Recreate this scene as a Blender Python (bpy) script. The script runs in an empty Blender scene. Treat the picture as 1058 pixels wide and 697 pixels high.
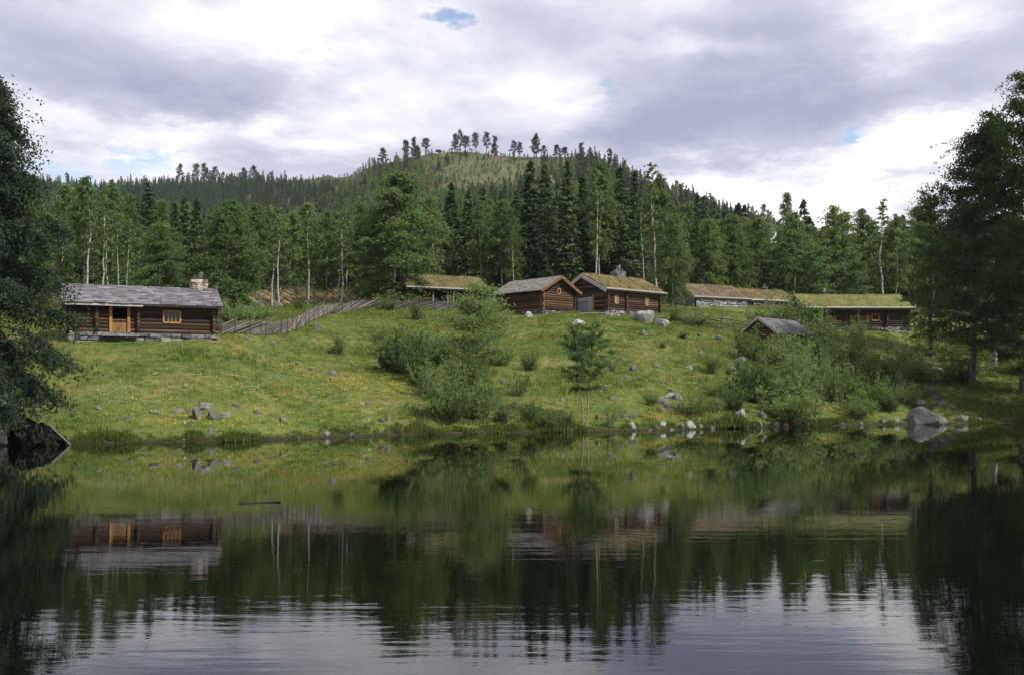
import bpy, bmesh, math, random
import numpy as np
from mathutils import Vector, Matrix

random.seed(7)
rng = np.random.default_rng(7)
R = math.radians
SC = bpy.context.scene
COL = SC.collection

# ------------------------------------------------------------------ camera
F, CX, CY, CAMH = 1029.0, 529.0, 400.0, 2.6      # focal length, principal column, horizon row (photo px), eye height
cam = bpy.data.cameras.new('camera'); camo = bpy.data.objects.new('camera', cam); COL.objects.link(camo)
camo.location = (0, 0, CAMH); camo.rotation_euler = (R(90), 0, 0)
cam.sensor_width = 36.0; cam.lens = 36.0 * F / 1058.0
cam.shift_y = (CY - 348.5) / 1058.0
cam.clip_end = 20000
SC.camera = camo

# ------------------------------------------------------------------ view, world, sun
SC.view_settings.view_transform = 'Standard'; SC.view_settings.look = 'None'
SC.view_settings.exposure = 0.58; SC.view_settings.gamma = 1.0; SC.view_settings.use_curve_mapping = False
SC.render.engine = 'CYCLES'
SC.cycles.max_bounces = 6; SC.cycles.diffuse_bounces = 3; SC.cycles.glossy_bounces = 3
SC.cycles.transmission_bounces = 3; SC.cycles.transparent_max_bounces = 4; SC.cycles.volume_bounces = 0
SC.cycles.use_denoising = True
SC.cycles.sample_clamp_indirect = 6.0
SUN_AZ, SUN_EL = 118.0, 46.0                      # azimuth clockwise from +Y (towards +X), elevation
SUN_STRENGTH, SKY_STRENGTH = 3.9, 0.09


class NT:
    """small helper for node trees"""
    def __init__(s, tree):
        s.t = tree; s.n = tree.nodes; s.l = tree.links
    def node(s, typ, **kw):
        nd = s.n.new(typ)
        for k, v in kw.items(): setattr(nd, k, v)
        return nd
    def put(s, sock, v):
        if isinstance(v, bpy.types.NodeSocket): s.l.new(v, sock)
        elif v is not None:
            if isinstance(v, (tuple, list)) and sock.type == 'RGBA' and len(v) == 3: v = (*v, 1)
            sock.default_value = v
    def m(s, op, a, b=None, c=None, clamp=False):
        nd = s.node('ShaderNodeMath', operation=op); nd.use_clamp = clamp
        s.put(nd.inputs[0], a); s.put(nd.inputs[1], b) if b is not None else None
        if c is not None: s.put(nd.inputs[2], c)
        return nd.outputs[0]
    def vm(s, op, a, b=None):
        nd = s.node('ShaderNodeVectorMath', operation=op)
        s.put(nd.inputs[0], a); s.put(nd.inputs[1], b) if b is not None else None
        return nd.outputs[0]
    def noise(s, vec, scale, detail=4, rough=0.55, dist=0.0, out=0):
        nd = s.node('ShaderNodeTexNoise')
        if vec is not None: s.put(nd.inputs['Vector'], vec)
        nd.inputs['Scale'].default_value = scale; nd.inputs['Detail'].default_value = detail
        nd.inputs['Roughness'].default_value = rough; nd.inputs['Distortion'].default_value = dist
        return nd.outputs[out]
    def ramp(s, fac, stops, interp='LINEAR'):
        nd = s.node('ShaderNodeValToRGB'); cr = nd.color_ramp; cr.interpolation = interp
        while len(cr.elements) > 1: cr.elements.remove(cr.elements[-1])
        cr.elements[0].position = stops[0][0]; cr.elements[0].color = (*stops[0][1], 1)
        for p, c in stops[1:]:
            e = cr.elements.new(p); e.color = (*c, 1)
        s.put(nd.inputs[0], fac); return nd.outputs[0]
    def mix(s, fac, a, b, blend='MIX'):
        nd = s.node('ShaderNodeMix', data_type='RGBA', blend_type=blend)
        s.put(nd.inputs['Factor'], fac); s.put(nd.inputs[6], a); s.put(nd.inputs[7], b)
        return nd.outputs[2]
    def mapr(s, v, a, b, c, d):
        nd = s.node('ShaderNodeMapRange'); s.put(nd.inputs[0], v)
        for i, x in enumerate((a, b, c, d)): nd.inputs[i + 1].default_value = x
        return nd.outputs[0]
    def sep(s, v):
        nd = s.node('ShaderNodeSeparateXYZ'); s.put(nd.inputs[0], v); return nd.outputs
    def comb(s, x, y, z):
        nd = s.node('ShaderNodeCombineXYZ')
        for i, q in enumerate((x, y, z)): s.put(nd.inputs[i], q)
        return nd.outputs[0]


world = bpy.data.worlds.new('World'); SC.world = world; world.use_nodes = True
def build_world():
    g = NT(world.node_tree); g.n.clear()
    out = g.node('ShaderNodeOutputWorld'); bg = g.node('ShaderNodeBackground')
    bg.inputs['Strength'].default_value = SKY_STRENGTH
    g.l.new(bg.outputs[0], out.inputs['Surface'])
    sky = g.node('ShaderNodeTexSky', sky_type='NISHITA'); sky.sun_disc = False
    sky.sun_elevation = R(SUN_EL); sky.sun_rotation = R(SUN_AZ); sky.altitude = 300; sky.dust_density = 0.6
    d = g.node('ShaderNodeTexCoord').outputs['Generated']
    x, y, z = g.sep(d)
    zc = g.m('ADD', g.m('ABSOLUTE', z), 0.16)
    p = g.comb(g.m('DIVIDE', x, zc), g.m('DIVIDE', y, zc), 0.3)
    # wobble the direction so that the cloud masses get billowed edges
    wob = g.noise(p, 1.8, 7, 0.66, 0, 1)
    wob = g.vm('SUBTRACT', wob, (0.5, 0.5, 0.5))
    wx, wy, _ = g.sep(wob)
    az = g.m('MULTIPLY_ADD', wx, 0.30, g.m('ARCTAN2', x, y))
    el = g.m('MULTIPLY_ADD', wy, 0.13, g.m('ARCSINE', z))
    n1 = g.noise(p, 0.9, 7, 0.58, 0.5)
    n2 = g.noise(p, 3.0, 6, 0.6, 0.3)
    val = g.m('MULTIPLY_ADD', g.m('SUBTRACT', n1, 0.5), 1.1, 0.57)
    val = g.m('MULTIPLY_ADD', g.m('SUBTRACT', n2, 0.5), 0.95, val)
    def blob(px, py, sx, sy):
        a0 = math.atan((px - CX) / F); e0 = math.atan((CY - py) / F * math.cos(a0))
        dx = g.m('MULTIPLY', g.m('SUBTRACT', az, a0), F / sx)
        dy = g.m('MULTIPLY', g.m('SUBTRACT', el, e0), F / sy)
        q = g.m('MULTIPLY_ADD', dx, dx, g.m('MULTIPLY', dy, dy))
        return g.m('EXPONENT', g.m('MULTIPLY', q, -1.0))
    for px, py, sx, sy, amp in CLOUDS:
        val = g.m('MULTIPLY_ADD', blob(px, py, sx, sy), amp, val)
    cloud = g.ramp(val, [(0.0, (3.05, 3.28, 4.5)), (0.25, (3.75, 3.95, 5.05)), (0.48, (4.7, 4.85, 5.8)), (0.68, (6.5, 6.55, 7.2)), (0.85, (8.3, 8.3, 8.6)), (1.0, (10.0, 9.95, 10.0))])
    hole = None
    for px, py, sx, sy, amp in HOLES:
        b = g.m('MULTIPLY', blob(px, py, sx, sy), amp)
        hole = b if hole is None else g.m('MAXIMUM', hole, b)
    hole = g.m('ADD', hole, g.m('MULTIPLY', g.m('SUBTRACT', n2, 0.5), 1.2))
    hole = g.mapr(hole, 0.42, 0.95, 0.0, 0.85)
    g.l.new(g.mix(hole, cloud, g.mix(1.0, sky.outputs[0], (1.4, 1.4, 1.4), 'MULTIPLY')), bg.inputs['Color'])
CLOUDS = [(330, 15, 110, 45, .28), (565, 115, 60, 45, .26), (230, 143, 220, 17, .32), (850, 200, 130, 42, .60),
          (660, 205, 150, 25, .35), (1000, 130, 70, 16, .30), (720, 55, 70, 18, .22), (430, 110, 90, 40, .15), (990, 10, 80, 25, .25),
          (140, 55, 120, 26, -.16), (215, 105, 48, 30, -.50), (50, 85, 70, 18, -.25), (690, 138, 95, 20, -.50),
          (830, 95, 160, 26, -.50), (770, 30, 120, 18, -.22), (950, 205, 70, 14, -.30), (310, 80, 60, 16, -.2)]
HOLES = [(446, 18, 24, 14, 1.05), (60, 170, 90, 14, .85), (140, 160, 40, 9, .75), (895, 134, 30, 9, .95), (612, 98, 22, 10, .7), (372, 146, 25, 9, .6)]
build_world()

sun = bpy.data.lights.new('sun', 'SUN'); suno = bpy.data.objects.new('sun', sun); COL.objects.link(suno)
sun.energy = SUN_STRENGTH; sun.angle = R(1.5); sun.color = (1.0, 0.95, 0.86)
tosun = Vector((math.sin(R(SUN_AZ)) * math.cos(R(SUN_EL)), math.cos(R(SUN_AZ)) * math.cos(R(SUN_EL)), math.sin(R(SUN_EL))))
suno.rotation_euler = tosun.to_track_quat('Z', 'Y').to_euler()

# ------------------------------------------------------------------ object helpers
def tag(o, label=None, cat=None, group=None, kind=None):
    if label: o['label'] = label
    if cat: o['category'] = cat
    if group: o['group'] = group
    if kind: o['kind'] = kind
    return o
def link(name, mesh, parent=None, loc=None, rot=None, scale=None):
    o = bpy.data.objects.new(name, mesh); COL.objects.link(o)
    if parent is not None: o.parent = parent
    if loc is not None: o.location = loc
    if rot is not None: o.rotation_euler = rot
    if scale is not None: o.scale = scale
    return o
def empty(name, loc, rz=0.0, scale=None):
    o = link(name, None, None, loc, (0, 0, rz), scale); o.empty_display_size = 0.3
    return o
def mesh_np(name, v, f, mat=None, smooth=False):
    """mesh from arrays: v (N,3), f (M,3) or (M,4)"""
    me = bpy.data.meshes.new(name)
    v = np.asarray(v, np.float32); f = np.asarray(f, np.int32); k = f.shape[1]
    me.vertices.add(len(v)); me.vertices.foreach_set('co', v.ravel())
    me.loops.add(f.size); me.loops.foreach_set('vertex_index', f.ravel())
    me.polygons.add(len(f))
    me.polygons.foreach_set('loop_start', np.arange(0, f.size, k, dtype=np.int32))
    me.polygons.foreach_set('loop_total', np.full(len(f), k, np.int32))
    if smooth: me.polygons.foreach_set('use_smooth', np.ones(len(f), bool))
    me.update(calc_edges=True)
    if mat: me.materials.append(mat)
    return me
def mesh_pd(name, v, f, mat=None):
    me = bpy.data.meshes.new(name); me.from_pydata([tuple(p) for p in v], [], f); me.update()
    if mat: me.materials.append(mat)
    return me
class MB:
    """collects boxes and prisms into one mesh"""
    def __init__(s): s.v = []; s.f = []
    def add(s, v, f):
        n = len(s.v); s.v += [tuple(p) for p in v]; s.f += [tuple(i + n for i in q) for q in f]; return s
    def box(s, x0, x1, y0, y1, z0, z1, mtx=None):
        v = [Vector((x, y, z)) for z in (z0, z1) for y in (y0, y1) for x in (x0, x1)]
        if mtx is not None: v = [mtx @ p for p in v]
        return s.add(v, [(0, 2, 3, 1), (4, 5, 7, 6), (0, 1, 5, 4), (2, 6, 7, 3), (0, 4, 6, 2), (1, 3, 7, 5)])
    def mesh(s, name, mat): return mesh_pd(name, s.v, s.f, mat)

# ------------------------------------------------------------------ materials
def material(name):
    m = bpy.data.materials.new(name); m.use_nodes = True
    g = NT(m.node_tree); g.n.clear()
    out = g.node('ShaderNodeOutputMaterial')
    return m, g, out
def surf(name, stops, scale=4.0, rough=0.85, coord='Object', stretch=None, bump=0.0, bscale=None, objvar=0.0, detail=6, spec=0.3, extra=None):
    m, g, out = material(name)
    tc = g.node('ShaderNodeTexCoord').outputs[coord]
    if stretch: 
        mp = g.node('ShaderNodeMapping'); mp.inputs['Scale'].default_value = stretch; g.l.new(tc, mp.inputs[0]); tc = mp.outputs[0]
    rnd = g.node('ShaderNodeObjectInfo').outputs['Random']
    vec = g.vm('ADD', tc, g.comb(g.m('MULTIPLY', rnd, 37.0), g.m('MULTIPLY', rnd, 11.0), 0.0)) if objvar else tc
    n = g.noise(vec, scale, detail, 0.6)
    if objvar: n = g.m('MULTIPLY_ADD', g.m('SUBTRACT', rnd, 0.5), objvar, n)
    c = g.ramp(n, stops)
    if extra: c = extra(g, vec, c)
    b = g.node('ShaderNodeBsdfPrincipled'); g.put(b.inputs['Base Color'], c)
    b.inputs['Roughness'].default_value = rough; b.inputs['Specular IOR Level'].default_value = spec
    if bump:
        bn = g.node('ShaderNodeBump'); bn.inputs['Strength'].default_value = 1.0; bn.inputs['Distance'].default_value = bump
        g.put(bn.inputs['Height'], g.noise(vec, bscale or scale * 3, 5, 0.6)); g.l.new(bn.outputs[0], b.inputs['Normal'])
    g.l.new(b.outputs[0], out.inputs['Surface'])
    return m
def leafmat(name, c0, c1, c2, trans=0.3, nscale=0.9, tip=None):
    """leaf: diffuse + translucent, colour drifting through the crown and from tree to tree"""
    m, g, out = material(name)
    tc = g.node('ShaderNodeTexCoord').outputs['Object']
    rnd = g.node('ShaderNodeObjectInfo').outputs['Random']
    n = g.noise(tc, nscale, 3, 0.6)
    wn = g.node('ShaderNodeTexWhiteNoise'); wn.noise_dimensions = '3D'
    q = g.vm('SNAP', tc, (0.25, 0.25, 0.25)); g.l.new(q, wn.inputs['Vector'])
    v = g.m('MULTIPLY_ADD', g.m('SUBTRACT', rnd, 0.5), 0.5, n)
    v = g.m('MULTIPLY_ADD', g.m('SUBTRACT', wn.outputs[0], 0.5), 0.35, v)
    c = g.ramp(v, [(0.2, c0), (0.5, c1), (0.85, c2)])
    df = g.node('ShaderNodeBsdfDiffuse'); tr = g.node('ShaderNodeBsdfTranslucent')
    g.put(df.inputs[0], c); g.put(tr.inputs[0], g.mix(0.5, c, (c2[0] * 1.2, c2[1] * 1.25, c2[2] * .6)))
    mx = g.node('ShaderNodeMixShader'); mx.inputs[0].default_value = trans
    g.l.new(df.outputs[0], mx.inputs[1]); g.l.new(tr.outputs[0], mx.inputs[2])
    g.l.new(mx.outputs[0], out.inputs['Surface'])
    return m

M = {}
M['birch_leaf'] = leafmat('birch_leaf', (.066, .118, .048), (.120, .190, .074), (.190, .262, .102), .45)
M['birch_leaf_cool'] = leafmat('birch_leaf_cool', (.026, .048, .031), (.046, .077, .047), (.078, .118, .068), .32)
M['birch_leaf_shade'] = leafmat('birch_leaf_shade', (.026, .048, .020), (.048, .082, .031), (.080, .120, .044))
M['willow_leaf'] = leafmat('willow_leaf', (.084, .134, .048), (.142, .208, .078), (.21, .28, .12), .48)
M['dark_shrub_leaf'] = leafmat('dark_shrub_leaf', (.056, .100, .042), (.098, .156, .062), (.15, .215, .09), .46)
M['alder_leaf'] = leafmat('alder_leaf', (.054, .104, .044), (.095, .165, .065), (.145, .22, .09), .42)
M['spruce_needle'] = leafmat('spruce_needle', (.022, .048, .024), (.044, .080, .036), (.080, .120, .052), trans=.2)
M['young_spruce_needle'] = leafmat('young_spruce_needle', (.026, .052, .026), (.042, .074, .034), (.066, .102, .044), trans=.15)
M['pine_needle'] = leafmat('pine_needle', (.024, .040, .024), (.040, .058, .034), (.060, .080, .048), trans=.1)
M['grass_blade'] = None
def birch_bark():
    m, g, out = material('birch_bark')
    tc = g.node('ShaderNodeTexCoord').outputs['Object']
    mp = g.node('ShaderNodeMapping'); mp.inputs['Scale'].default_value = (2.2, 2.2, 5.0); g.l.new(tc, mp.inputs[0])
    n = g.noise(mp.outputs[0], 1.6, 6, 0.65)
    c = g.ramp(n, [(0.36, (.03, .027, .025)), (0.44, (.20, .18, .16)), (0.54, (.34, .325, .31)), (0.78, (.46, .445, .43))])
    b = g.node('ShaderNodeBsdfPrincipled'); g.put(b.inputs['Base Color'], c); b.inputs['Roughness'].default_value = .8
    g.l.new(b.outputs[0], out.inputs['Surface']); return m
M['birch_bark'] = birch_bark()
M['dark_birch_bark'] = surf('dark_birch_bark', [(.35, (.02, .018, .016)), (.55, (.09, .08, .07)), (.72, (.30, .28, .26))], 1.6, stretch=(2, 2, 4))
M['twig'] = surf('twig', [(.3, (.035, .026, .022)), (.7, (.085, .065, .055))], 5)
M['spruce_bark'] = surf('spruce_bark', [(.3, (.025, .02, .016)), (.7, (.07, .055, .045))], 6, stretch=(2, 2, .6))
M['pine_bark'] = surf('pine_bark', [(.3, (.07, .05, .04)), (.7, (.17, .10, .065))], 5, stretch=(2, 2, .6))
M['sapling_bark'] = surf('sapling_bark', [(.3, (.12, .09, .07)), (.7, (.32, .25, .19))], 4, stretch=(2, 2, 1))
M['log'] = surf('log', [(.2, (.013, .009, .007)), (.42, (.034, .020, .013)), (.58, (.070, .038, .021)), (.72, (.135, .074, .037)), (.86, (.27, .155, .075))], 2.2, stretch=(1.6, 5, 5), objvar=.5, bump=.02, bscale=9)
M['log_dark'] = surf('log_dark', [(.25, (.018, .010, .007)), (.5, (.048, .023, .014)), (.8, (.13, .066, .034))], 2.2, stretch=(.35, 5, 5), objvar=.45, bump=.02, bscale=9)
M['chink'] = surf('chink', [(.3, (.012, .008, .006)), (.7, (.03, .018, .012))], 3)
M['grey_wood'] = surf('grey_wood', [(.25, (.075, .068, .060)), (.5, (.15, .14, .13)), (.8, (.28, .27, .255))], 3, stretch=(.5, 5, 5), objvar=.45, bump=.01)
M['pale_wood'] = surf('pale_wood', [(.25, (.16, .15, .14)), (.5, (.30, .29, .275)), (.8, (.44, .43, .41))], 3, stretch=(3, 5, 5), objvar=.3)
M['fence_wood'] = surf('fence_wood', [(.2, (.040, .035, .031)), (.5, (.100, .090, .083)), (.8, (.21, .195, .18))], 2.5, stretch=(.6, 5, 5), objvar=.5, bump=.006)
M['fence_wood_fresh'] = surf('fence_wood_fresh', [(.25, (.16, .13, .10)), (.5, (.30, .23, .16)), (.66, (.46, .27, .11)), (.8, (.58, .35, .14))], 2.0, stretch=(.5, 5, 5), objvar=.6)
M['post_wood'] = surf('post_wood', [(.3, (.045, .038, .032)), (.7, (.13, .115, .10))], 3, stretch=(4, 4, .6), objvar=.3)
M['pine_wood'] = surf('pine_wood', [(.3, (.24, .115, .036)), (.55, (.36, .185, .06)), (.8, (.47, .27, .10))], 3, stretch=(3, 3, .6), objvar=.2)
M['door_wood'] = surf('door_wood', [(.3, (.11, .055, .022)), (.6, (.22, .115, .045)), (.85, (.33, .19, .08))], 3, stretch=(3, 3, .6), objvar=.4)
M['board_grey'] = surf('board_grey', [(.3, (.28, .275, .285)), (.7, (.46, .455, .47))], 3, stretch=(4, 4, .5), objvar=.3)
M['barge_grey'] = surf('barge_grey', [(.3, (.22, .20, .19)), (.7, (.42, .40, .39))], 3, stretch=(.6, 4, 4), objvar=.3)
M['barge_red'] = surf('barge_red', [(.3, (.09, .038, .02)), (.7, (.21, .095, .05))], 3, stretch=(.6, 4, 4), objvar=.2)
M['slate'] = surf('slate', [(.1, (.045, .043, .052)), (.45, (.105, .099, .114)), (.72, (.170, .162, .176)), (.92, (.23, .21, .21))], 2.5, objvar=.5, bump=.012, bscale=12, rough=.7)
M['old_shingle'] = surf('old_shingle', [(.25, (.07, .066, .058)), (.5, (.145, .135, .12)), (.75, (.24, .23, .20))], 3.0, bump=.01, objvar=.4)
def lichen(g, vec, c):
    l = g.noise(vec, 5.0, 4, .7); c = g.mix(g.mapr(l, .58, .75, 0, .45), c, (.28, .28, .24)); return g.mix(g.mapr(g.noise(vec, 2.3, 5, .7), .52, .66, 0, .75), c, (.07, .085, .03))
M['rock'] = surf('rock', [(.25, (.05, .048, .046)), (.5, (.125, .12, .115)), (.8, (.24, .23, .22))], 1.7, objvar=.35, bump=.05, bscale=6, extra=lichen)
M['rock_pale'] = surf('rock_pale', [(.25, (.12, .117, .115)), (.5, (.25, .245, .24)), (.8, (.42, .41, .40))], 1.7, objvar=.25, bump=.05, bscale=6, extra=lichen)
M['rock_red'] = surf('rock_red', [(.25, (.12, .08, .06)), (.5, (.26, .17, .13)), (.8, (.36, .28, .24))], 2, objvar=.2, bump=.04)
M['rock_dark'] = surf('rock_dark', [(.3, (.035, .034, .033)), (.7, (.12, .118, .115))], 2, objvar=.3, bump=.05)
M['wall_stone'] = surf('wall_stone', [(.2, (.05, .049, .050)), (.5, (.12, .118, .118)), (.8, (.24, .235, .23))], 2.0, objvar=.55, bump=.03)
M['barn_stone'] = surf('barn_stone', [(.2, (.09, .086, .082)), (.5, (.21, .203, .195)), (.8, (.36, .35, .335))], 2.4, objvar=.5, bump=.03)
M['chimney_stone'] = surf('chimney_stone', [(.2, (.12, .10, .085)), (.5, (.28, .24, .20)), (.8, (.44, .39, .33))], 2.0, objvar=.6, bump=.03)
M['chimney_dark'] = surf('chimney_dark', [(.2, (.05, .048, .045)), (.5, (.13, .12, .11)), (.8, (.26, .25, .23))], 2.0, objvar=.6, bump=.03)
M['turf'] = surf('turf', [(.25, (.060, .052, .022)), (.5, (.120, .098, .038)), (.75, (.17, .135, .055))], .9, bump=.06, bscale=5)
M['turf_green'] = surf('turf_green', [(.25, (.060, .070, .020)), (.5, (.125, .130, .035)), (.75, (.175, .165, .05))], .9, bump=.06, bscale=5)
M['turf_brown'] = surf('turf_brown', [(.25, (.070, .055, .032)), (.5, (.125, .098, .055)), (.75, (.17, .14, .08))], .9, bump=.06, bscale=5)
M['glass'] = None
def glass():
    m, g, out = material('window_glass')
    b = g.node('ShaderNodeBsdfPrincipled'); b.inputs['Base Color'].default_value = (.02, .022, .026, 1); b.inputs['Roughness'].default_value = .08
    g.l.new(b.outputs[0], out.inputs['Surface']); return m
M['glass'] = glass()
M['white_paint'] = surf('white_paint', [(.3, (.62, .62, .64)), (.7, (.75, .75, .76))], 4)
M['sky_painted_pane'] = surf('sky_painted_pane', [(.3, (.20, .21, .23)), (.7, (.30, .31, .33))], 4, rough=.25)  # pale because the sky's reflection is put into the pane colour
M['dark_roof'] = surf('dark_roof', [(.3, (.05, .05, .055)), (.7, (.09, .09, .10))], 4)
M['soil'] = surf('soil', [(.3, (.018, .014, .010)), (.7, (.05, .038, .027))], 3, bump=.05)
M['dark_plank'] = surf('dark_plank', [(.3, (.008, .007, .006)), (.7, (.022, .019, .017))], 3, stretch=(1, 5, 5), objvar=.3)
M['driftwood'] = surf('driftwood', [(.3, (.09, .075, .06)), (.7, (.24, .21, .18))], 3, stretch=(.6, 5, 5))

# ------------------------------------------------------------------ terrain
def noise2(x, y, seed, scale):
    """cheap smooth value noise"""
    r = np.random.default_rng(seed); G = r.random((64, 64))
    u = np.asarray(x) / scale; w = np.asarray(y) / scale
    i = np.floor(u).astype(int); j = np.floor(w).astype(int); a = u - i; b = w - j
    a = a * a * (3 - 2 * a); b = b * b * (3 - 2 * b)
    g = lambda p, q: G[p % 64, q % 64]
    return (g(i, j) * (1 - a) + g(i + 1, j) * a) * (1 - b) + (g(i, j + 1) * (1 - a) + g(i + 1, j + 1) * a) * b - .5
# cross-sections of the bank from the water's edge up to the wood: (row, distance)
PROF = {
    -500: [(466, 40), (457, 41), (425, 46), (400, 51), (356, 63), (351, 67), (336, 85), (305, 118)],
    -60: [(462, 43), (454, 44), (425, 48.5), (400, 53), (349, 63.4), (344, 68), (336, 85), (305, 118)],
    80: [(458, 46), (449, 46.8), (425, 50), (400, 54.0), (346.5, 63.6), (343, 68), (335, 85), (305, 118)],
    230: [(456, 47.5), (447, 48.5), (425, 51.5), (400, 55.8), (348, 66.2), (338, 76), (320, 100), (305, 118)],
    330: [(452, 51.5), (443, 52.5), (420, 57), (400, 62), (360, 75), (325, 92), (317, 101), (304, 120)],
    430: [(449, 54.6), (440, 55.6), (420, 59.5), (400, 65), (360, 80), (325, 95), (319, 103), (304, 122)],
    530: [(447, 57), (438, 58), (420, 61.5), (400, 67), (360, 81), (326, 98), (321, 106), (304, 125)],
    620: [(445.5, 58.8), (437, 60), (420, 63.3), (400, 69), (360, 82), (326, 99), (322, 106), (304, 126)],
    690: [(444, 60.8), (436, 62), (420, 65), (400, 71), (365, 82), (342, 94), (328, 104), (309, 126)],
    760: [(442, 63.7), (434, 65), (420, 68), (405, 72.5), (375, 82), (350, 93), (328, 108), (310, 127)],
    830: [(440, 67), (432, 68.5), (420, 71), (410, 75), (375, 87), (352, 98), (340, 107), (315, 130)],
    940: [(438, 70.4), (430, 72), (420, 75), (405, 81), (385, 90), (360, 100), (341, 109), (318, 132)],
    1058: [(436, 74.3), (428, 76), (418, 79), (405, 84), (388, 93), (376, 101), (358, 116), (330, 138)],
    1180: [(438.2, 70), (430, 72), (419, 76), (405, 82), (388, 92), (376, 101), (358, 117), (332, 140)],
    1600: [(444.6, 60), (434, 63), (420, 70), (405, 78), (388, 90), (376, 101), (358, 118), (332, 142)],
}
RIDGE = [(-700, 200, 900), (40, 193, 900), (200, 191, 900), (320, 186, 860), (375, 176, 700), (420, 164, 640), (470, 158, 620), (540, 162, 620),
         (600, 166, 620), (640, 180, 620), (700, 203, 600), (760, 226, 560), (830, 250, 480), (940, 264, 420), (1100, 270, 420), (1800, 275, 420)]
PXG = np.arange(-700, 1801, 5.0)
YG = np.concatenate([np.arange(-120, 40, 4.0), np.arange(40, 140, 0.4), np.arange(140, 1500, 4.0), np.array([2000., 4000., 9000.])])
def build_table():
    ks = sorted(PROF); arr = np.array([PROF[k] for k in ks], float)         # cols, 8, 2
    T = np.zeros((len(PXG), len(YG)))
    ry = np.interp(PXG, [r[0] for r in RIDGE], [r[1] for r in RIDGE]); rY = np.interp(PXG, [r[0] for r in RIDGE], [r[2] for r in RIDGE])
    ker = np.exp(-np.linspace(-2, 2, 13) ** 2); ker /= ker.sum()
    def sm(a): return np.convolve(np.pad(a, 6, mode='edge'), ker, 'valid')
    ry = sm(ry); rY = sm(rY)
    cols = [[sm(np.interp(PXG, ks, arr[:, j, c])) for c in (0, 1)] for j in range(8)]
    for i in range(len(PXG)):
        py = np.array([cols[j][0][i] for j in range(8)]); Y = np.array([cols[j][1][i] for j in range(8)])
        z = CAMH + (CY - py) / F * Y
        zz = np.interp(YG, Y, z)
        k2 = np.exp(-np.linspace(-2, 2, 15) ** 2); k2 /= k2.sum()
        zs = np.convolve(np.pad(zz, 7, mode='edge'), k2, 'valid')
        w = np.clip((YG - Y[1] - 1) / 4, 0, 1) * (YG < 139)
        zz = zz * (1 - w) + zs * w
        t = np.clip((YG - Y[7]) / (rY[i] - Y[7]), 0, 1) ** 0.88
        pyh = py[7] + (ry[i] - py[7]) * t
        zh = CAMH + (CY - pyh) / F * YG
        zr = CAMH + (CY - ry[i]) / F * rY[i]
        zz = np.where(YG > Y[7], zh, zz)
        zz = np.where(YG > rY[i], np.maximum(zr - .22 * (YG - rY[i]), 5.0), zz)
        zz = np.where(YG < Y[0], np.maximum(-(Y[0] - YG) * .45, -2.0), zz)
        near = np.clip((6 - YG) / 6, 0, 1); zz = np.where(YG < 30, zz + near * 3.0, zz)
        T[i] = zz
    return T
TT = build_table()
def terrain(X, Y, rough=True):
    X = np.asarray(X, float); Y = np.asarray(Y, float)
    px = CX + F * X / np.maximum(Y, 36.0)
    px = np.clip(px, PXG[0], PXG[-1] - 1e-3)
    i = np.clip(((px - PXG[0]) / 5).astype(int), 0, len(PXG) - 2); a = (px - PXG[i]) / 5
    j = np.clip(np.searchsorted(YG, Y, side='right') - 1, 0, len(YG) - 2); b = np.clip((Y - YG[j]) / (YG[j + 1] - YG[j]), 0, 1)
    z = (TT[i, j] * (1 - a) + TT[i + 1, j] * a) * (1 - b) + (TT[i, j + 1] * (1 - a) + TT[i + 1, j + 1] * a) * b
    if rough:
        amp = np.clip((z - 0.15) / 1.2, 0, 1)
        z = z + amp * (noise2(X, Y, 1, 5.5) * .34 + noise2(X, Y, 2, 1.9) * .14 + noise2(X, Y, 3, .7) * .05)
        shore = np.exp(-(z / .5) ** 2) * (Y > 30) * (Y < 100)
        z = z + shore * (noise2(X, Y, 4, 2.3) * .32 + noise2(X, Y, 5, .8) * .2)
        z = z + np.clip((Y - 150) / 100, 0, 1) * noise2(X, Y, 6, 40) * 5.0
        # the brook's gully
        sx = np.interp(Y, [66, 72, 78, 84, 92, 104], [31.0, 30.4, 31.4, 33.0, 36.0, 41.0])
        g = np.exp(-((X - sx) / .9) ** 2) * np.clip((Y - 67) / 5, 0, 1) * np.clip((98 - Y) / 8, 0, 1)
        z = z - g * .75
    return z
def tz(x, y): return float(terrain(np.array([x]), np.array([y]))[0])
def ground_at(px, py):
    """where the sight line through a photo point meets the ground"""
    Ys = np.arange(42, 135, .1); X = (px - CX) / F * Ys; zr = CAMH + (CY - py) / F * Ys
    d = terrain(X, Ys) - zr; k = np.nonzero(d > 0)[0]
    k = k[0] if len(k) else len(Ys) - 1
    return float(X[k]), float(Ys[k]), float(terrain(X[k:k + 1], Ys[k:k + 1])[0])
def at(px, Y): 
    x = (px - CX) / F * Y; return x, Y, tz(x, Y)

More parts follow.
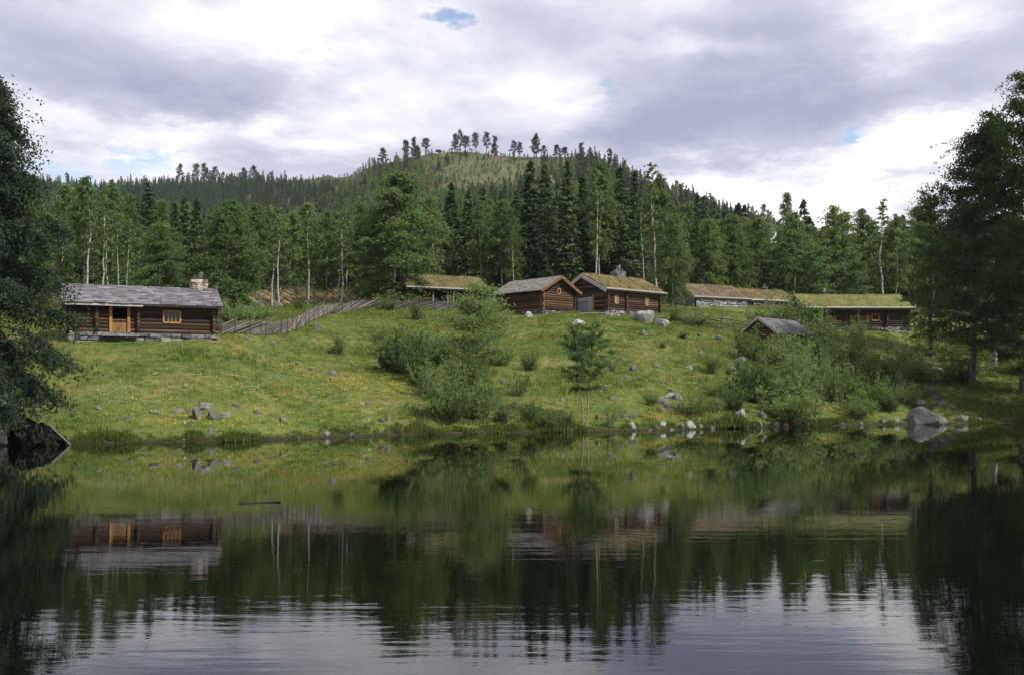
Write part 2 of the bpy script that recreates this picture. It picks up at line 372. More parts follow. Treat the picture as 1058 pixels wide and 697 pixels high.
def ground_mat():
    m, g, out = material('meadow_ground')
    geo = g.node('ShaderNodeNewGeometry').outputs['Position']
    n1 = g.noise(geo, .22, 6, .62); n2 = g.noise(geo, 2.4, 5, .65); n3 = g.noise(geo, .07, 3, .5)
    v = g.m('MULTIPLY_ADD', g.m('SUBTRACT', n2, .5), .55, n1)
    meadow = g.ramp(v, [(.22, (.042, .074, .017)), (.42, (.080, .114, .025)), (.58, (.122, .134, .035)), (.78, (.20, .158, .066))])
    heath = g.ramp(g.noise(geo, .06, 8, .72), [(.3, (.045, .075, .026)), (.45, (.066, .082, .032)), (.58, (.105, .098, .050)), (.72, (.17, .135, .085))])
    x, y, z = g.sep(geo)
    ex_ = g.m('MULTIPLY', g.m('ADD', x, 14.0), 1 / 62.0); ey_ = g.m('MULTIPLY', g.m('SUBTRACT', y, 570.0), 1 / 105.0); e1 = g.m('SQRT', g.m('MULTIPLY_ADD', ex_, ex_, g.m('MULTIPLY', ey_, ey_)))
    fx_ = g.m('MULTIPLY', g.m('ADD', x, 140.0), 1 / 60.0); fy_ = g.m('MULTIPLY', g.m('SUBTRACT', y, 760.0), 1 / 90.0); e2 = g.m('SQRT', g.m('MULTIPLY_ADD', fx_, fx_, g.m('MULTIPLY', fy_, fy_)))
    far = g.m('MAXIMUM', g.mapr(e1, .8, 1.3, 1, 0), g.mapr(e2, .8, 1.3, 1, 0))
    forest = g.ramp(n1, [(.3, (.022, .030, .010)), (.7, (.060, .062, .024))])
    wood = g.mapr(y, 112, 128, 0, 1)
    c = g.mix(wood, meadow, forest); c = g.mix(far, c, heath)
    shore = g.mapr(z, .08, .30, 1, 0); c = g.mix(g.m('MULTIPLY', shore, .9), c, g.ramp(g.noise(geo, 5.0, 4, .7), [(.4, (.012, .010, .007)), (.6, (.040, .032, .020)), (.75, (.075, .066, .052))]))
    b = g.node('ShaderNodeBsdfPrincipled'); g.put(b.inputs['Base Color'], c); b.inputs['Roughness'].default_value = .95; b.inputs['Specular IOR Level'].default_value = .1
    bn = g.node('ShaderNodeBump'); bn.inputs['Distance'].default_value = .12; g.put(bn.inputs['Height'], g.noise(geo, 3.5, 6, .7)); g.l.new(bn.outputs[0], b.inputs['Normal'])
    g.l.new(b.outputs[0], out.inputs['Surface']); return m
M['ground'] = ground_mat()
def build_ground():
    ys = np.concatenate([np.arange(-110, 36, 6.0), np.arange(36, 112, .4), np.arange(112, 160, 1.5), np.arange(160, 1100, 10.0), [1200, 1500, 2200, 4000, 9000]])
    us = np.concatenate([np.linspace(-1.3, -.62, 24)[:-1], np.linspace(-.62, .62, 300), np.linspace(.62, 1.3, 24)[1:]])
    U, Y = np.meshgrid(us, ys); X = U * np.where(Y < 36, 36 + (36 - Y) * .4, Y)
    Z = terrain(X, Y); v = np.stack([X, Y, Z], -1).reshape(-1, 3)
    nu = len(us); i = np.arange(len(ys) - 1)[:, None] * nu + np.arange(nu - 1)[None]
    f = np.stack([i, i + 1, i + nu + 1, i + nu], -1).reshape(-1, 4)
    o = link('ground', mesh_np('ground', v, f, M['ground'], True)); tag(o, 'grassy bank rising from the pond to a wooded hill', 'ground', kind='structure')
build_ground()

def water_mat():
    m, g, out = material('pond_water')
    geo = g.node('ShaderNodeNewGeometry').outputs['Position']; x, y, z = g.sep(geo)
    def st(sx, sy): return g.comb(g.m('MULTIPLY', x, sx), g.m('MULTIPLY', y, sy), 0.0)
    a = g.noise(st(.42, 2.6), 1.0, 3, .55, .3); b_ = g.noise(st(1.6, 6.0), 1.0, 3, .6); c = g.noise(st(.10, .42), 1.0, 2, .5)
    gust = g.mapr(g.noise(st(.05, .16), 1.0, 3, .5), .35, .65, .5, 1.25)
    calm = g.mapr(y, 11, 34, 1.0, .09)
    amp = g.m('MULTIPLY', gust, calm)
    h = g.m('ADD', g.m('MULTIPLY', a, .0033), g.m('MULTIPLY', b_, .0014)); h = g.m('MULTIPLY', h, amp)
    h = g.m('MULTIPLY_ADD', c, .0025, h)
    bn = g.node('ShaderNodeBump'); bn.inputs['Strength'].default_value = 1.0; bn.inputs['Distance'].default_value = 1.0; g.put(bn.inputs['Height'], h)
    b = g.node('ShaderNodeBsdfPrincipled'); b.inputs['Base Color'].default_value = (.0014, .0018, .0012, 1)
    b.inputs['Roughness'].default_value = .01; b.inputs['IOR'].default_value = 1.5
    g.l.new(bn.outputs[0], b.inputs['Normal']); g.l.new(b.outputs[0], out.inputs['Surface']); return m
M['water'] = water_mat()
wo = link('water', mesh_pd('water', [(-260, -90, 0), (260, -90, 0), (260, 100, 0), (-260, 100, 0)], [(0, 1, 2, 3)], M['water']))
tag(wo, 'dark still pond reflecting the bank and sky', 'water', kind='structure')

# ------------------------------------------------------------------ plants
def frames(d):
    d = d / np.linalg.norm(d, axis=1, keepdims=True)
    up = np.where(np.abs(d[:, 2:3]) > .9, np.array([[1., 0, 0]]), np.array([[0, 0, 1.]]))
    a = np.cross(d, up); a /= np.linalg.norm(a, axis=1, keepdims=True); return d, a, np.cross(a, d)
def leaves(c, size, r, droop=.0, ratio=.62, axis=None, spread=1.0):
    """one rhombic leaf per centre, every one turned its own way"""
    n = len(c); d = r.normal(size=(n, 3)) * spread
    if axis is not None: d = d * .45 + axis
    d[:, 2] -= droop
    d, a, b = frames(d); t = r.uniform(0, math.pi, (n, 1)); w = a * np.cos(t) + b * np.sin(t)
    s = size * r.uniform(.65, 1.3, (n, 1))
    v = np.stack([c - d * s * .5, c + w * s * ratio * .5, c + d * s * .5, c - w * s * ratio * .5], 1).reshape(-1, 3)
    return v, np.arange(n * 4).reshape(-1, 4)
def tubes(paths, sides=6):
    """paths: list of (points (k,3), radii (k,))"""
    V = []; Fc = []; n = 0
    for P, rad in paths:
        P = np.asarray(P, float); k = len(P); d = np.gradient(P, axis=0); d, a, b = frames(d + 1e-9)
        th = np.linspace(0, 2 * math.pi, sides, endpoint=False)
        ring = P[:, None] + (a[:, None] * np.cos(th)[None, :, None] + b[:, None] * np.sin(th)[None, :, None]) * np.asarray(rad)[:, None, None]
        V.append(ring.reshape(-1, 3)); i = np.arange(k - 1)[:, None] * sides + np.arange(sides)[None]; j = np.arange(k - 1)[:, None] * sides + (np.arange(sides)[None] + 1) % sides
        Fc.append(np.stack([i, j, j + sides, i + sides], -1).reshape(-1, 4) + n); n += k * sides
    return np.concatenate(V), np.concatenate(Fc)
def bend(p0, d0, length, k, r, droop, jit=.08):
    P = [np.array(p0, float)]; d = np.array(d0, float)
    for _ in range(k):
        d = d + r.normal(size=3) * jit + np.array([0, 0, -droop / k]); d /= np.linalg.norm(d); P.append(P[-1] + d * length / k)
    return np.array(P)

def broadleaf(name, seed, H, cb, Rm, limbs, twigs, per, leaf, lmat, bmat, rise=.75, hang=.8, top=.28, trunk_r=None, stems=1, lean=0.0, peak=.38, gap=0.0, twl=.9, sides=7, oneside=None, dark_limbs=True, taper=1.15):
    """birch-like tree: tapered trunk, limbs that rise and droop, hanging twigs full of leaves. Returns trunk mesh, crown mesh (base at 0,0,0)"""
    r = np.random.default_rng(seed); paths = []; tp = []; td = []; tl = []
    tr = trunk_r or H * .0125
    for s in range(stems):
        ang = r.uniform(0, 6.28); off = 0 if stems == 1 else .12 * H / 6
        b0 = np.array([math.cos(ang) * off, math.sin(ang) * off, -.3]); k = 14
        ln = lean if stems == 1 else r.uniform(.1, .3)
        wob = np.cumsum(r.normal(size=(k + 1, 2)) * H * .006, axis=0); zz = np.linspace(0, 1, k + 1)
        P = np.stack([b0[0] + wob[:, 0] + math.cos(ang) * ln * H * zz ** 1.4 * .5, b0[1] + wob[:, 1] + math.sin(ang) * ln * H * zz ** 1.4 * .5, b0[2] + zz * (H + .3)], 1)
        rad = tr * (1 - zz) ** .8 * (1 + .5 * np.exp(-zz * 18)) + .012
        paths.append((P, rad)); nl = max(3, limbs // stems)
        for i in range(nl):
            t = (i + r.uniform(.1, .9)) / nl; h = cb + (1 - cb) * t ** .92
            az = i * 2.39996 + r.normal() * .35
            if oneside is not None and math.cos(az - oneside) < -.25 and r.random() < .65: az += math.pi
            if t < peak: prof = .62 + .38 * (t / peak)
            else: prof = top + (1 - top) * (1 - ((t - peak) / (1 - peak)) ** taper)
            L = Rm * prof * r.uniform(.72, 1.2)
            if r.random() < gap: L *= .45
            e = rise * (.55 + .75 * t) + r.normal() * .12
            p0 = np.array([np.interp(h, zz, P[:, c]) for c in range(3)])
            d0 = np.array([math.cos(az) * math.cos(e), math.sin(az) * math.cos(e), math.sin(e)])
            B = bend(p0, d0, L, 6, r, .55 * hang + .2)
            paths.append((B, np.linspace(max(.010, tr * .34 * (1 - .75 * t)), .006, 7)))
            m = max(3, int(twigs * (.45 + .65 * prof)))
            s_ = r.uniform(.12, 1.0, m) ** .75; q = s_ * 6; a = np.clip(q.astype(int), 0, 5); fr = (q - a)[:, None]
            st = B[a] * (1 - fr) + B[a + 1] * fr; dd = (B[a + 1] - B[a]); dd /= np.linalg.norm(dd, axis=1, keepdims=True)
            rd = r.normal(size=(m, 3)); rd[:, 2] = np.abs(rd[:, 2]) * .35; 
            tp.append(st); td.append(dd * .55 + rd * .55); tl.append(twl * r.uniform(.5, 1.3, m) * Rm / 2.6)
        # leader
        m = max(4, twigs); tt = r.uniform(.82, 1, m); tp.append(np.stack([np.interp(tt, zz, P[:, c]) for c in range(3)], 1)); td.append(r.normal(size=(m, 3)) * .6 + [0, 0, .5]); tl.append(twl * r.uniform(.25, .7, m) * Rm / 5.0)
    tp = np.concatenate(tp); td = np.concatenate(td); tl = np.concatenate(tl)[:, None]
    n = len(tp); cs = []
    for _ in range(per):
        s = r.uniform(.15, 1.05, (n, 1)); c = tp + td * tl * s + np.array([0, 0, -1.0]) * hang * tl * s * s * .8 + r.normal(size=(n, 3)) * tl * .11
        cs.append(c)
    c = np.concatenate(cs); c[:, 2] = np.maximum(c[:, 2], .06)
    v, f = leaves(c, leaf, r, droop=.5 * hang)
    trunks = [p for p in paths if len(p[0]) == 15]; rest = [p for p in paths if len(p[0]) != 15]
    tv, tf = tubes(trunks + rest, sides); me = mesh_np(name + '_trunk', tv, tf, bmat, True)
    if dark_limbs:
        me.materials.append(M['twig']); mi = np.zeros(len(tf), np.int32); mi[len(trunks) * 14 * sides:] = 1; me.polygons.foreach_set('material_index', mi)
    return me, mesh_np(name + '_crown', v, f, lmat)

def spruce(name, seed, H, Rm, whorls, arms, sprays, lmat, bmat, base=.04, gap=.1, spray=.5):
    r = np.random.default_rng(seed); cs = []; ax = []
    for w in range(whorls):
        t = (w + r.uniform(0, .8)) / whorls; h = base + (1 - base) * t
        for a in range(arms):
            if r.random() < gap: continue
            az = r.uniform(0, 6.283); L = (Rm * (1 - t) ** .85 + .12) * r.uniform(.65, 1.15)
            m = max(2, int(sprays * (.35 + .65 * (1 - t))))
            s = np.sqrt(r.uniform(.02, 1, m)); dx = np.array([math.cos(az), math.sin(az)])
            lift = .25 * t + .02
            z = h * H + L * (lift * s - (.42 - .3 * t) * s ** 1.5 + .16 * s ** 4)
            side = r.normal(size=m) * .16 * L * s
            p = np.stack([dx[0] * L * s - dx[1] * side, dx[1] * L * s + dx[0] * side, z], 1)
            cs.append(p); o = np.stack([np.full(m, dx[0]) - dx[1] * r.normal(size=m) * .7, np.full(m, dx[1]) + dx[0] * r.normal(size=m) * .7, np.full(m, -.55) + r.normal(size=m) * .3], 1); ax.append(o)
    c = np.concatenate(cs); a = np.concatenate(ax); a /= np.linalg.norm(a, axis=1, keepdims=True)
    k = r.normal(size=(20, 3)) * [.03, .03, .2] + [0, 0, H * .985]; c = np.concatenate([c, k]); a = np.concatenate([a, np.tile([0, 0, 1.], (20, 1))])
    v, f = leaves(c, spray, r, ratio=.42, axis=a)
    tv, tf = tubes([(np.array([[0, 0, -.4], [0, 0, H * .5], [0, 0, H * .99]]), np.array([H * .014, H * .008, .01]))], 6)
    return mesh_np(name + '_trunk', tv, tf, bmat, True), mesh_np(name + '_crown', v, f, lmat)
def pine(name, seed, H, Rm, lmat, bmat, cb=.45, limbs=16, clumps=4, per=26, size=.34):
    r = np.random.default_rng(seed); paths = [(np.array([[0, 0, -.4], [r.normal() * .12, r.normal() * .12, H * .5], [r.normal() * .25, r.normal() * .25, H * .97]]), np.array([H * .014, H * .010, .03]))]; cs = []
    for i in range(limbs):
        t = i / limbs; h = cb + (1 - cb) * t; az = i * 2.4 + r.normal() * .4; e = .15 + .6 * t
        L = Rm * (1 - .62 * t ** 2) * r.uniform(.5, 1.15)
        B = bend((0, 0, h * H), (math.cos(az) * math.cos(e), math.sin(az) * math.cos(e), math.sin(e)), L, 4, r, -.2, .12); paths.append((B, np.linspace(H * .004, .012, 5)))
        for _ in range(clumps):
            s = r.uniform(.45, 1.05) * 4; a = min(3, int(s)); p = B[a] + (B[a + 1] - B[a]) * (s - a)
            cs.append(p + r.normal(size=(per, 3)) * [.34, .34, .36] * Rm / 2.2 + [0, 0, .1])
    cs.append(r.normal(size=(per * 2, 3)) * [.35, .35, .3] + [0, 0, H * .96])
    v, f = leaves(np.concatenate(cs), size, r, ratio=.4, droop=-.4); tv, tf = tubes(paths, 5)
    return mesh_np(name + '_trunk', tv, tf, bmat, True), mesh_np(name + '_crown', v, f, lmat)
def shrub(name, seed, H, Rm, stems, twigs, per, leaf, lmat, bmat, upright=.5):
    """bush: stems that fan out from the root, leafy side twigs"""
    r = np.random.default_rng(seed); paths = []; tp = []; td = []; tl = []
    for s in range(stems):
        az = r.uniform(0, 6.283); out = math.sqrt(r.uniform(0, 1)); L = H * r.uniform(.38, 1.12) * (1 - .15 * out)
        e = math.atan2(H, Rm * out * 1.15 + 1e-3)
        B = bend((math.cos(az) * Rm * out * .22, math.sin(az) * Rm * out * .22, -.1), (math.cos(az) * math.cos(e), math.sin(az) * math.cos(e), math.sin(e)), L, 6, r, .25, .13)
        paths.append((B, np.linspace(.022, .005, 7) * max(.6, H / 3)))
        m = twigs; s_ = r.uniform(.12, 1, m) ** .8; q = s_ * 6; a = np.clip(q.astype(int), 0, 5); fr = (q - a)[:, None]
        tp.append(B[a] * (1 - fr) + B[a + 1] * fr); d = r.normal(size=(m, 3)) * .8; d[:, 2] += upright; td.append(d); tl.append(H * .13 * r.uniform(.5, 1.5, m))
    tp = np.concatenate(tp); td = np.concatenate(td); tl = np.concatenate(tl)[:, None]; n = len(tp); cs = []
    for _ in range(per):
        s = r.uniform(.0, 1.0, (n, 1)); cs.append(tp + td * tl * s + r.normal(size=(n, 3)) * tl * .14)
    c = np.concatenate(cs); c[:, 2] = np.maximum(c[:, 2], .03)
    v, f = leaves(c, leaf, r); tv, tf = tubes(paths, 4)
    return mesh_np(name + '_stem', tv, tf, bmat, True), mesh_np(name + '_foliage', v, f, lmat)

PR = {}
def proto(kind, H, W, meshes): PR.setdefault(kind, []).append((H, W, meshes))
for i in range(6):   # wood birches: crowns high on bare pale stems
    proto('wood_birch', 12, 4.6, broadleaf('wood_birch', 20 + i, 12, [.18, .26, .14, .34, .22, .10][i], 2.1 + .15 * (i % 3), 56, 21, 11, .215, M['birch_leaf'], M['birch_bark'], rise=.85, hang=1.0, top=.10, trunk_r=.095, gap=.12))
for i in range(4):   # open-grown birches: leafy almost to the ground
    proto('open_birch', 12, 6.4, broadleaf('open_birch', 40 + i, 12, .07, 2.8, 84, 28, 11, .215, M['birch_leaf'], M['birch_bark'], rise=.65, hang=1.0, top=.08, trunk_r=.13, gap=.12))
for i in range(3):   # rounded alders / rowans
    proto('round_tree', 7, 6.5, broadleaf('round_tree', 50 + i, 7, .06, 2.9, 50, 22, 8, .24, M['alder_leaf'], M['dark_birch_bark'], rise=.75, hang=.35, top=.45, trunk_r=.12, stems=2, peak=.45))
for i in range(5):
    proto('spruce', 15, 5.0, spruce('spruce', 60 + i, 15, [2.3, 2.0, 2.6, 1.9, 2.2][i], 46, 8, 10, M['spruce_needle'], M['spruce_bark'], gap=.12, spray=.62))
for i in range(4):
    proto('pine', 14, 5.0, pine('pine', 70 + i, 14, 2.4, M['pine_needle'], M['pine_bark'], cb=[.30, .42, .25, .36][i], limbs=20, clumps=5, per=46, size=.36))
for i in range(3):   # thin, nearly bare tall birch
    proto('bare_birch', 13, 2.6, broadleaf('bare_birch', 80 + i, 13, .45, 1.15, 24, 9, 6, .26, M['birch_leaf'], M['birch_bark'], rise=.9, hang=.8, top=.4, trunk_r=.125, gap=.3, taper=1.6))
for i in range(4):
    proto('willow', 3, 4.0, shrub('willow', 90 + i, 3, 1.75, 28, 40, 4, .15, M['willow_leaf'], M['sapling_bark']))
for i in range(4):
    proto('dark_shrub', 2.4, 2.6, shrub('dark_shrub', 100 + i, 2.4, 1.15, 22, 36, 4, .135, M['dark_shrub_leaf'], M['spruce_bark']))
for i in range(3):
    proto('thin_shrub', 2.6, 1.8, shrub('thin_shrub', 110 + i, 2.6, .85, 14, 16, 4, .13, M['willow_leaf'], M['sapling_bark'], upright=.8))
for i in range(2):
    proto('young_spruce', 2.2, 1.3, spruce('young_spruce', 120 + i, 2.2, .62, 13, 8, 8, M['young_spruce_needle'], M['spruce_bark'], spray=.22))

def plant(name, kind, px, Y, top=None, width=None, height=None, var=None, rot=None, loc=None, label=None, cat='tree', group=None, parts=('trunk', 'crown'), base_py=None):
    """one plant as an Empty with its two parts; height from the photo row of its top, or given"""
    x, y, z = loc if loc else at(px, Y)
    lst = PR[kind]; H, W, (a, b) = lst[(var if var is not None else random.randrange(len(lst))) % len(lst)]
    if height is None: height = CAMH + (CY - top) / F * y - z
    s = max(.2, height) / H; w = s if width is None else (width / F * y) / W
    e = empty(name, (x, y, z - .03), rot if rot is not None else random.uniform(0, 6.28), (w, w, s))
    if kind in ('bare_birch', 'wood_birch'): e.rotation_euler = (random.gauss(0, .03), random.gauss(0, .03), e.rotation_euler[2])
    link(parts[0], a, e); link(parts[1], b, e)
    tag(e, label, cat, group); e['px'] = px
    return e

# ------------------------------------------------------------------ the wood behind the farm
BIRCH = []; SPRUCE = []
front = [   # kind, column, distance, row of top, width px, note
    ('wood_birch', 62, 104, 184, 46, 0), ('wood_birch', 90, 98, 178, 40, 3), ('wood_birch', 116, 100, 184, 46, 5), ('wood_birch', 134, 106, 196, 36, 2),
    ('spruce', 153, 124, 182, 34, 0), ('open_birch', 168, 92, 224, 66, 0), ('spruce', 190, 122, 196, 30, 1), ('spruce', 203, 118, 200, 34, 2), ('spruce', 181, 116, 204, 28, 3),
    ('open_birch', 236, 94, 201, 84, 1), ('wood_birch', 266, 108, 206, 40, 3), ('wood_birch', 284, 112, 208, 42, 0), ('wood_birch', 300, 107, 213, 34, 4), ('wood_birch', 318, 110, 206, 42, 1),
    ('wood_birch', 336, 108, 212, 36, 2), ('bare_birch', 353, 104, 212, 22, 0), ('bare_birch', 358, 106, 222, 18, 1), ('wood_birch', 372, 109, 204, 38, 5), ('open_birch', 409, 105, 179, 112, 2),
    ('wood_birch', 447, 122, 206, 40, 4), ('spruce', 466, 128, 190, 34, 4), ('spruce', 484, 127, 198, 30, 0), ('wood_birch', 497, 121, 214, 34, 0), ('wood_birch', 517, 120, 206, 38, 1), ('wood_birch', 531, 119, 216, 26, 2),
    ('spruce', 548, 124, 168, 44, 1), ('spruce', 563, 128, 170, 38, 2), ('spruce', 586, 125, 168, 40, 3), ('spruce', 602, 130, 182, 40, 4), ('wood_birch', 619, 118, 170, 42, 3), ('spruce', 641, 127, 174, 44, 0), ('spruce', 656, 130, 178, 34, 1),
    ('bare_birch', 666, 119, 198, 14, 0), ('bare_birch', 678, 120, 170, 26, 1), ('wood_birch', 689, 121, 182, 40, 4), ('open_birch', 694, 114, 222, 40, 3),
    ('round_tree', 719, 128, 260, 38, 0), ('open_birch', 735, 128, 226, 46, 0), ('wood_birch', 757, 130, 222, 42, 5), ('open_birch', 764, 130, 238, 38, 2), ('round_tree', 799, 133, 264, 40, 1), ('wood_birch', 784, 134, 228, 38, 1),
    ('round_tree', 838, 130, 260, 56, 2), ('wood_birch', 822, 134, 222, 42, 3), ('wood_birch', 856, 136, 214, 44, 2), ('round_tree', 887, 131, 274, 36, 0), ('wood_birch', 876, 136, 220, 40, 5), ('wood_birch', 895, 138, 218, 40, 0),
    ('bare_birch', 911, 133, 208, 26, 2), ('wood_birch', 925, 134, 224, 36, 4), ('wood_birch', 943, 138, 214, 46, 1), ('wood_birch', 962, 139, 220, 46, 3), ('wood_birch', 985, 140, 226, 44, 2), ('wood_birch', 1010, 142, 224, 44, 5), ('wood_birch', 1040, 142, 226, 44, 0),
    ('bare_birch', 89, 94, 186, 26, 0), ('bare_birch', 104, 95, 190, 22, 1), ('bare_birch', 112, 97, 214, 16, 2), ('bare_birch', 122, 98, 216, 16, 0), ('bare_birch', 131, 99, 220, 16, 1), ('bare_birch', 281, 103, 222, 18, 2), ('bare_birch', 287, 102, 208, 20, 0), ('bare_birch', 318, 104, 216, 18, 1), ('bare_birch', 617, 114, 176, 22, 0), ('bare_birch', 533, 114, 238, 12, 1),
    ('open_birch', 32, 106, 196, 50, 3), ('wood_birch', 8, 108, 190, 46, 4), ('wood_birch', 812, 205, 200, 26, 1),
]
ZONES = [(-999, 60, 'beyond the tall lakeside birch'), (60, 232, 'behind the slate-roofed cabin'), (232, 400, 'behind the slanting pole fence'), (400, 520, 'behind the open turf-roofed shed'),
         (520, 692, 'behind the two log houses'), (692, 800, 'behind the stone barn'), (800, 945, 'behind the long log house'), (945, 2000, 'beyond the shady lakeside birches')]
ORD = ['first', 'second', 'third', 'fourth', 'fifth', 'sixth', 'seventh', 'eighth', 'ninth', 'tenth', 'eleventh', 'twelfth', 'thirteenth', 'fourteenth', 'fifteenth', 'sixteenth', 'seventeenth', 'eighteenth', 'nineteenth', 'twentieth',
       '21st', '22nd', '23rd', '24th', '25th', '26th', '27th', '28th', '29th', '30th', '31st', '32nd', '33rd', '34th', '35th', '36th', '37th', '38th', '39th', '40th']
NAMES = {'wood_birch': ('birch_tree', 'slender birch'), 'open_birch': ('birch_tree', 'full leafy birch'), 'round_tree': ('alder_tree', 'rounded bushy alder'), 'spruce': ('spruce_tree', 'dark spruce'), 'bare_birch': ('birch_tree', 'thin bare-stemmed birch'), 'pine': ('pine_tree', 'tall pine')}
def zone(px): return next(z[2] for z in ZONES if z[0] <= px < z[1])
pending = []
def front_tree(kind, px, Y, top, width, var, row):
    if kind == 'spruce': width *= 1.3
    e = plant(NAMES[kind][0], kind, px, Y, top, width, var=var, group={'spruce': 'spruces of the wood', 'pine': 'pines on the hilltop'}.get(kind, 'birches and alders of the wood'))
    pending.append((NAMES[kind][1], zone(px) + row, px, e)); return e
for k, px, Y, top, w, v in front: front_tree(k, px, Y, top + (7 if px < 400 else 0), w, v, ' in its front row' if Y < 200 else ' by the far white house')
# second and third rows, still told apart one by one
taken = [(at(px, Y)[0], Y) for _, px, Y, _, _, _ in front]
r2 = np.random.default_rng(5); nb = ns = 0
for row, y0, y1, n in ((' in the middle rows', 124, 142, 130), (' in the back rows', 142, 172, 150)):
    for _ in range(n):
        px = r2.uniform(-20, 1078); Y = r2.uniform(y0, y1)
        if 690 < px and Y < 132: continue
        if px > 800 and Y < 140: Y += 6
        x = (px - CX) / F * Y
        if any((x - a) ** 2 + (Y - b) ** 2 < 5.0 for a, b in taken): continue
        taken.append((x, Y))
        dens = np.interp(px, [0, 140, 200, 260, 440, 470, 530, 660, 700, 900, 1060], [.15, .5, .5, .15, .3, .7, .85, .8, .25, .1, .1])
        sky_top = np.interp(px, [0, 60, 150, 200, 260, 400, 470, 540, 640, 700, 780, 900, 1058], [204, 204, 200, 213, 222, 222, 214, 184, 184, 207, 228, 228, 228]) + abs(r2.normal()) * 10
        kind = 'spruce' if r2.random() < dens else 'wood_birch'
        z = tz(x, Y); h = CAMH + (CY - sky_top) / F * Y - z
        h = min(h, r2.uniform(10.5, 15.5))
        if h < 5: continue
        front_tree(kind, px, Y, CY - (h + z - CAMH) / Y * F, h * r2.uniform(.30, .42) / Y * F if kind != 'spruce' else h * r2.uniform(.27, .36) / Y * F, int(r2.integers(0, 8)), row)
# lone pines along the bare top of the hill and on the far ridge
def ridge_tree(px, top, var, Y, w=None):
    x = (px - CX) / F * Y; z = tz(x, Y); e = plant('pine_tree', 'pine', px, Y, top, w, var=var, group='pines on the hilltop'); return e
for px, top, v in ((398, 149, 0), (420, 145, 1), (428, 143, 3), (433, 147, 2), (442, 143, 1), (452, 151, 2), (473, 136, 0), (477, 137, 2), (482, 141, 1), (490, 138, 1), (505, 138, 3), (508, 144, 0), (514, 141, 2), (531, 142, 2), (537, 147, 3),
                   (549, 144, 2), (556, 139, 0), (559, 147, 1), (574, 146, 3), (584, 148, 0), (602, 150, 2)):
    Yr = float(np.interp(px, [r[0] for r in RIDGE], [r[2] for r in RIDGE])) - 8
    e = ridge_tree(px + random.uniform(-3, 3), top + random.uniform(-2, 5), v, Yr + random.uniform(-25, 8), random.uniform(8, 12)); pending.append(('tall thin pine', 'on the bare hilltop skyline', px, e))
for px, top, v in ((186, 168, 0), (203, 168, 1), (211, 168, 2), (222, 171, 3), (252, 172, 0), (262, 170, 1)):
    e = ridge_tree(px, top + 2, v, 880, 10); pending.append(('small dark pine', 'on the far ridge skyline', px, e))
def name_pending():
    d = {}
    for a, b, px, e in pending: d.setdefault((a, b), []).append((px, e))
    for (a, b), L in d.items():
        L.sort(key=lambda q: q[0])
        for i, (px, e) in enumerate(L):
            e['label'] = f'{a} {b}' if len(L) == 1 else f'{a} {b}, {ORD[min(i, 39)]} from the left'
            del e['px']
    pending.clear()
name_pending()

# ------------------------------------------------------------------ scattered stuff (geometry nodes)
def scatter(name, pts, rot, scl, idx, protos, label, cat=None, nospin=False):
    me = bpy.data.meshes.new(name); n = len(pts); me.vertices.add(n); me.vertices.foreach_set('co', np.asarray(pts, np.float32).ravel())
    for nm, typ, dat, fld in (('rot', 'FLOAT_VECTOR', rot, 'vector'), ('scl', 'FLOAT_VECTOR', scl, 'vector')):
        a = me.attributes.new(nm, typ, 'POINT'); a.data.foreach_set(fld, np.asarray(dat, np.float32).ravel())
    a = me.attributes.new('kind_index', 'INT', 'POINT'); a.data.foreach_set('value', np.asarray(idx, np.int32))
    ng = bpy.data.node_groups.new(name, 'GeometryNodeTree')
    ng.interface.new_socket('Geometry', in_out='INPUT', socket_type='NodeSocketGeometry'); ng.interface.new_socket('Geometry', in_out='OUTPUT', socket_type='NodeSocketGeometry')
    nn = ng.nodes; gi = nn.new('NodeGroupInput'); go = nn.new('NodeGroupOutput'); jn = nn.new('GeometryNodeJoinGeometry')
    def attr(nm, typ):
        q = nn.new('GeometryNodeInputNamedAttribute'); q.data_type = typ; q.inputs[0].default_value = nm; return q.outputs[0]
    ro = attr('rot', 'FLOAT_VECTOR'); so = attr('scl', 'FLOAT_VECTOR'); io = attr('kind_index', 'INT')
    for k, meshes in enumerate(protos):
        cmp_ = nn.new('FunctionNodeCompare'); cmp_.data_type = 'INT'; cmp_.operation = 'EQUAL'
        ins = [s for s in cmp_.inputs if s.type == 'INT']; ng.links.new(io, ins[0]); ins[1].default_value = k
        for me_p in (meshes if isinstance(meshes, tuple) else (meshes,)):
            po = bpy.data.objects.new(name + '_source', me_p)
            oi = nn.new('GeometryNodeObjectInfo'); oi.inputs['Object'].default_value = po; oi.inputs['As Instance'].default_value = True
            ip = nn.new('GeometryNodeInstanceOnPoints')
            ng.links.new(gi.outputs[0], ip.inputs['Points']); ng.links.new(oi.outputs['Geometry'], ip.inputs['Instance'])
            ng.links.new(cmp_.outputs[0], ip.inputs['Selection']); ng.links.new(ro, ip.inputs['Rotation']); ng.links.new(so, ip.inputs['Scale'])
            ng.links.new(ip.outputs[0], jn.inputs[0])
    ng.links.new(jn.outputs[0], go.inputs[0])
    o = link(name, me); md = o.modifiers.new('scatter', 'NODES'); md.node_group = ng
    tag(o, label, cat, kind='stuff'); return o

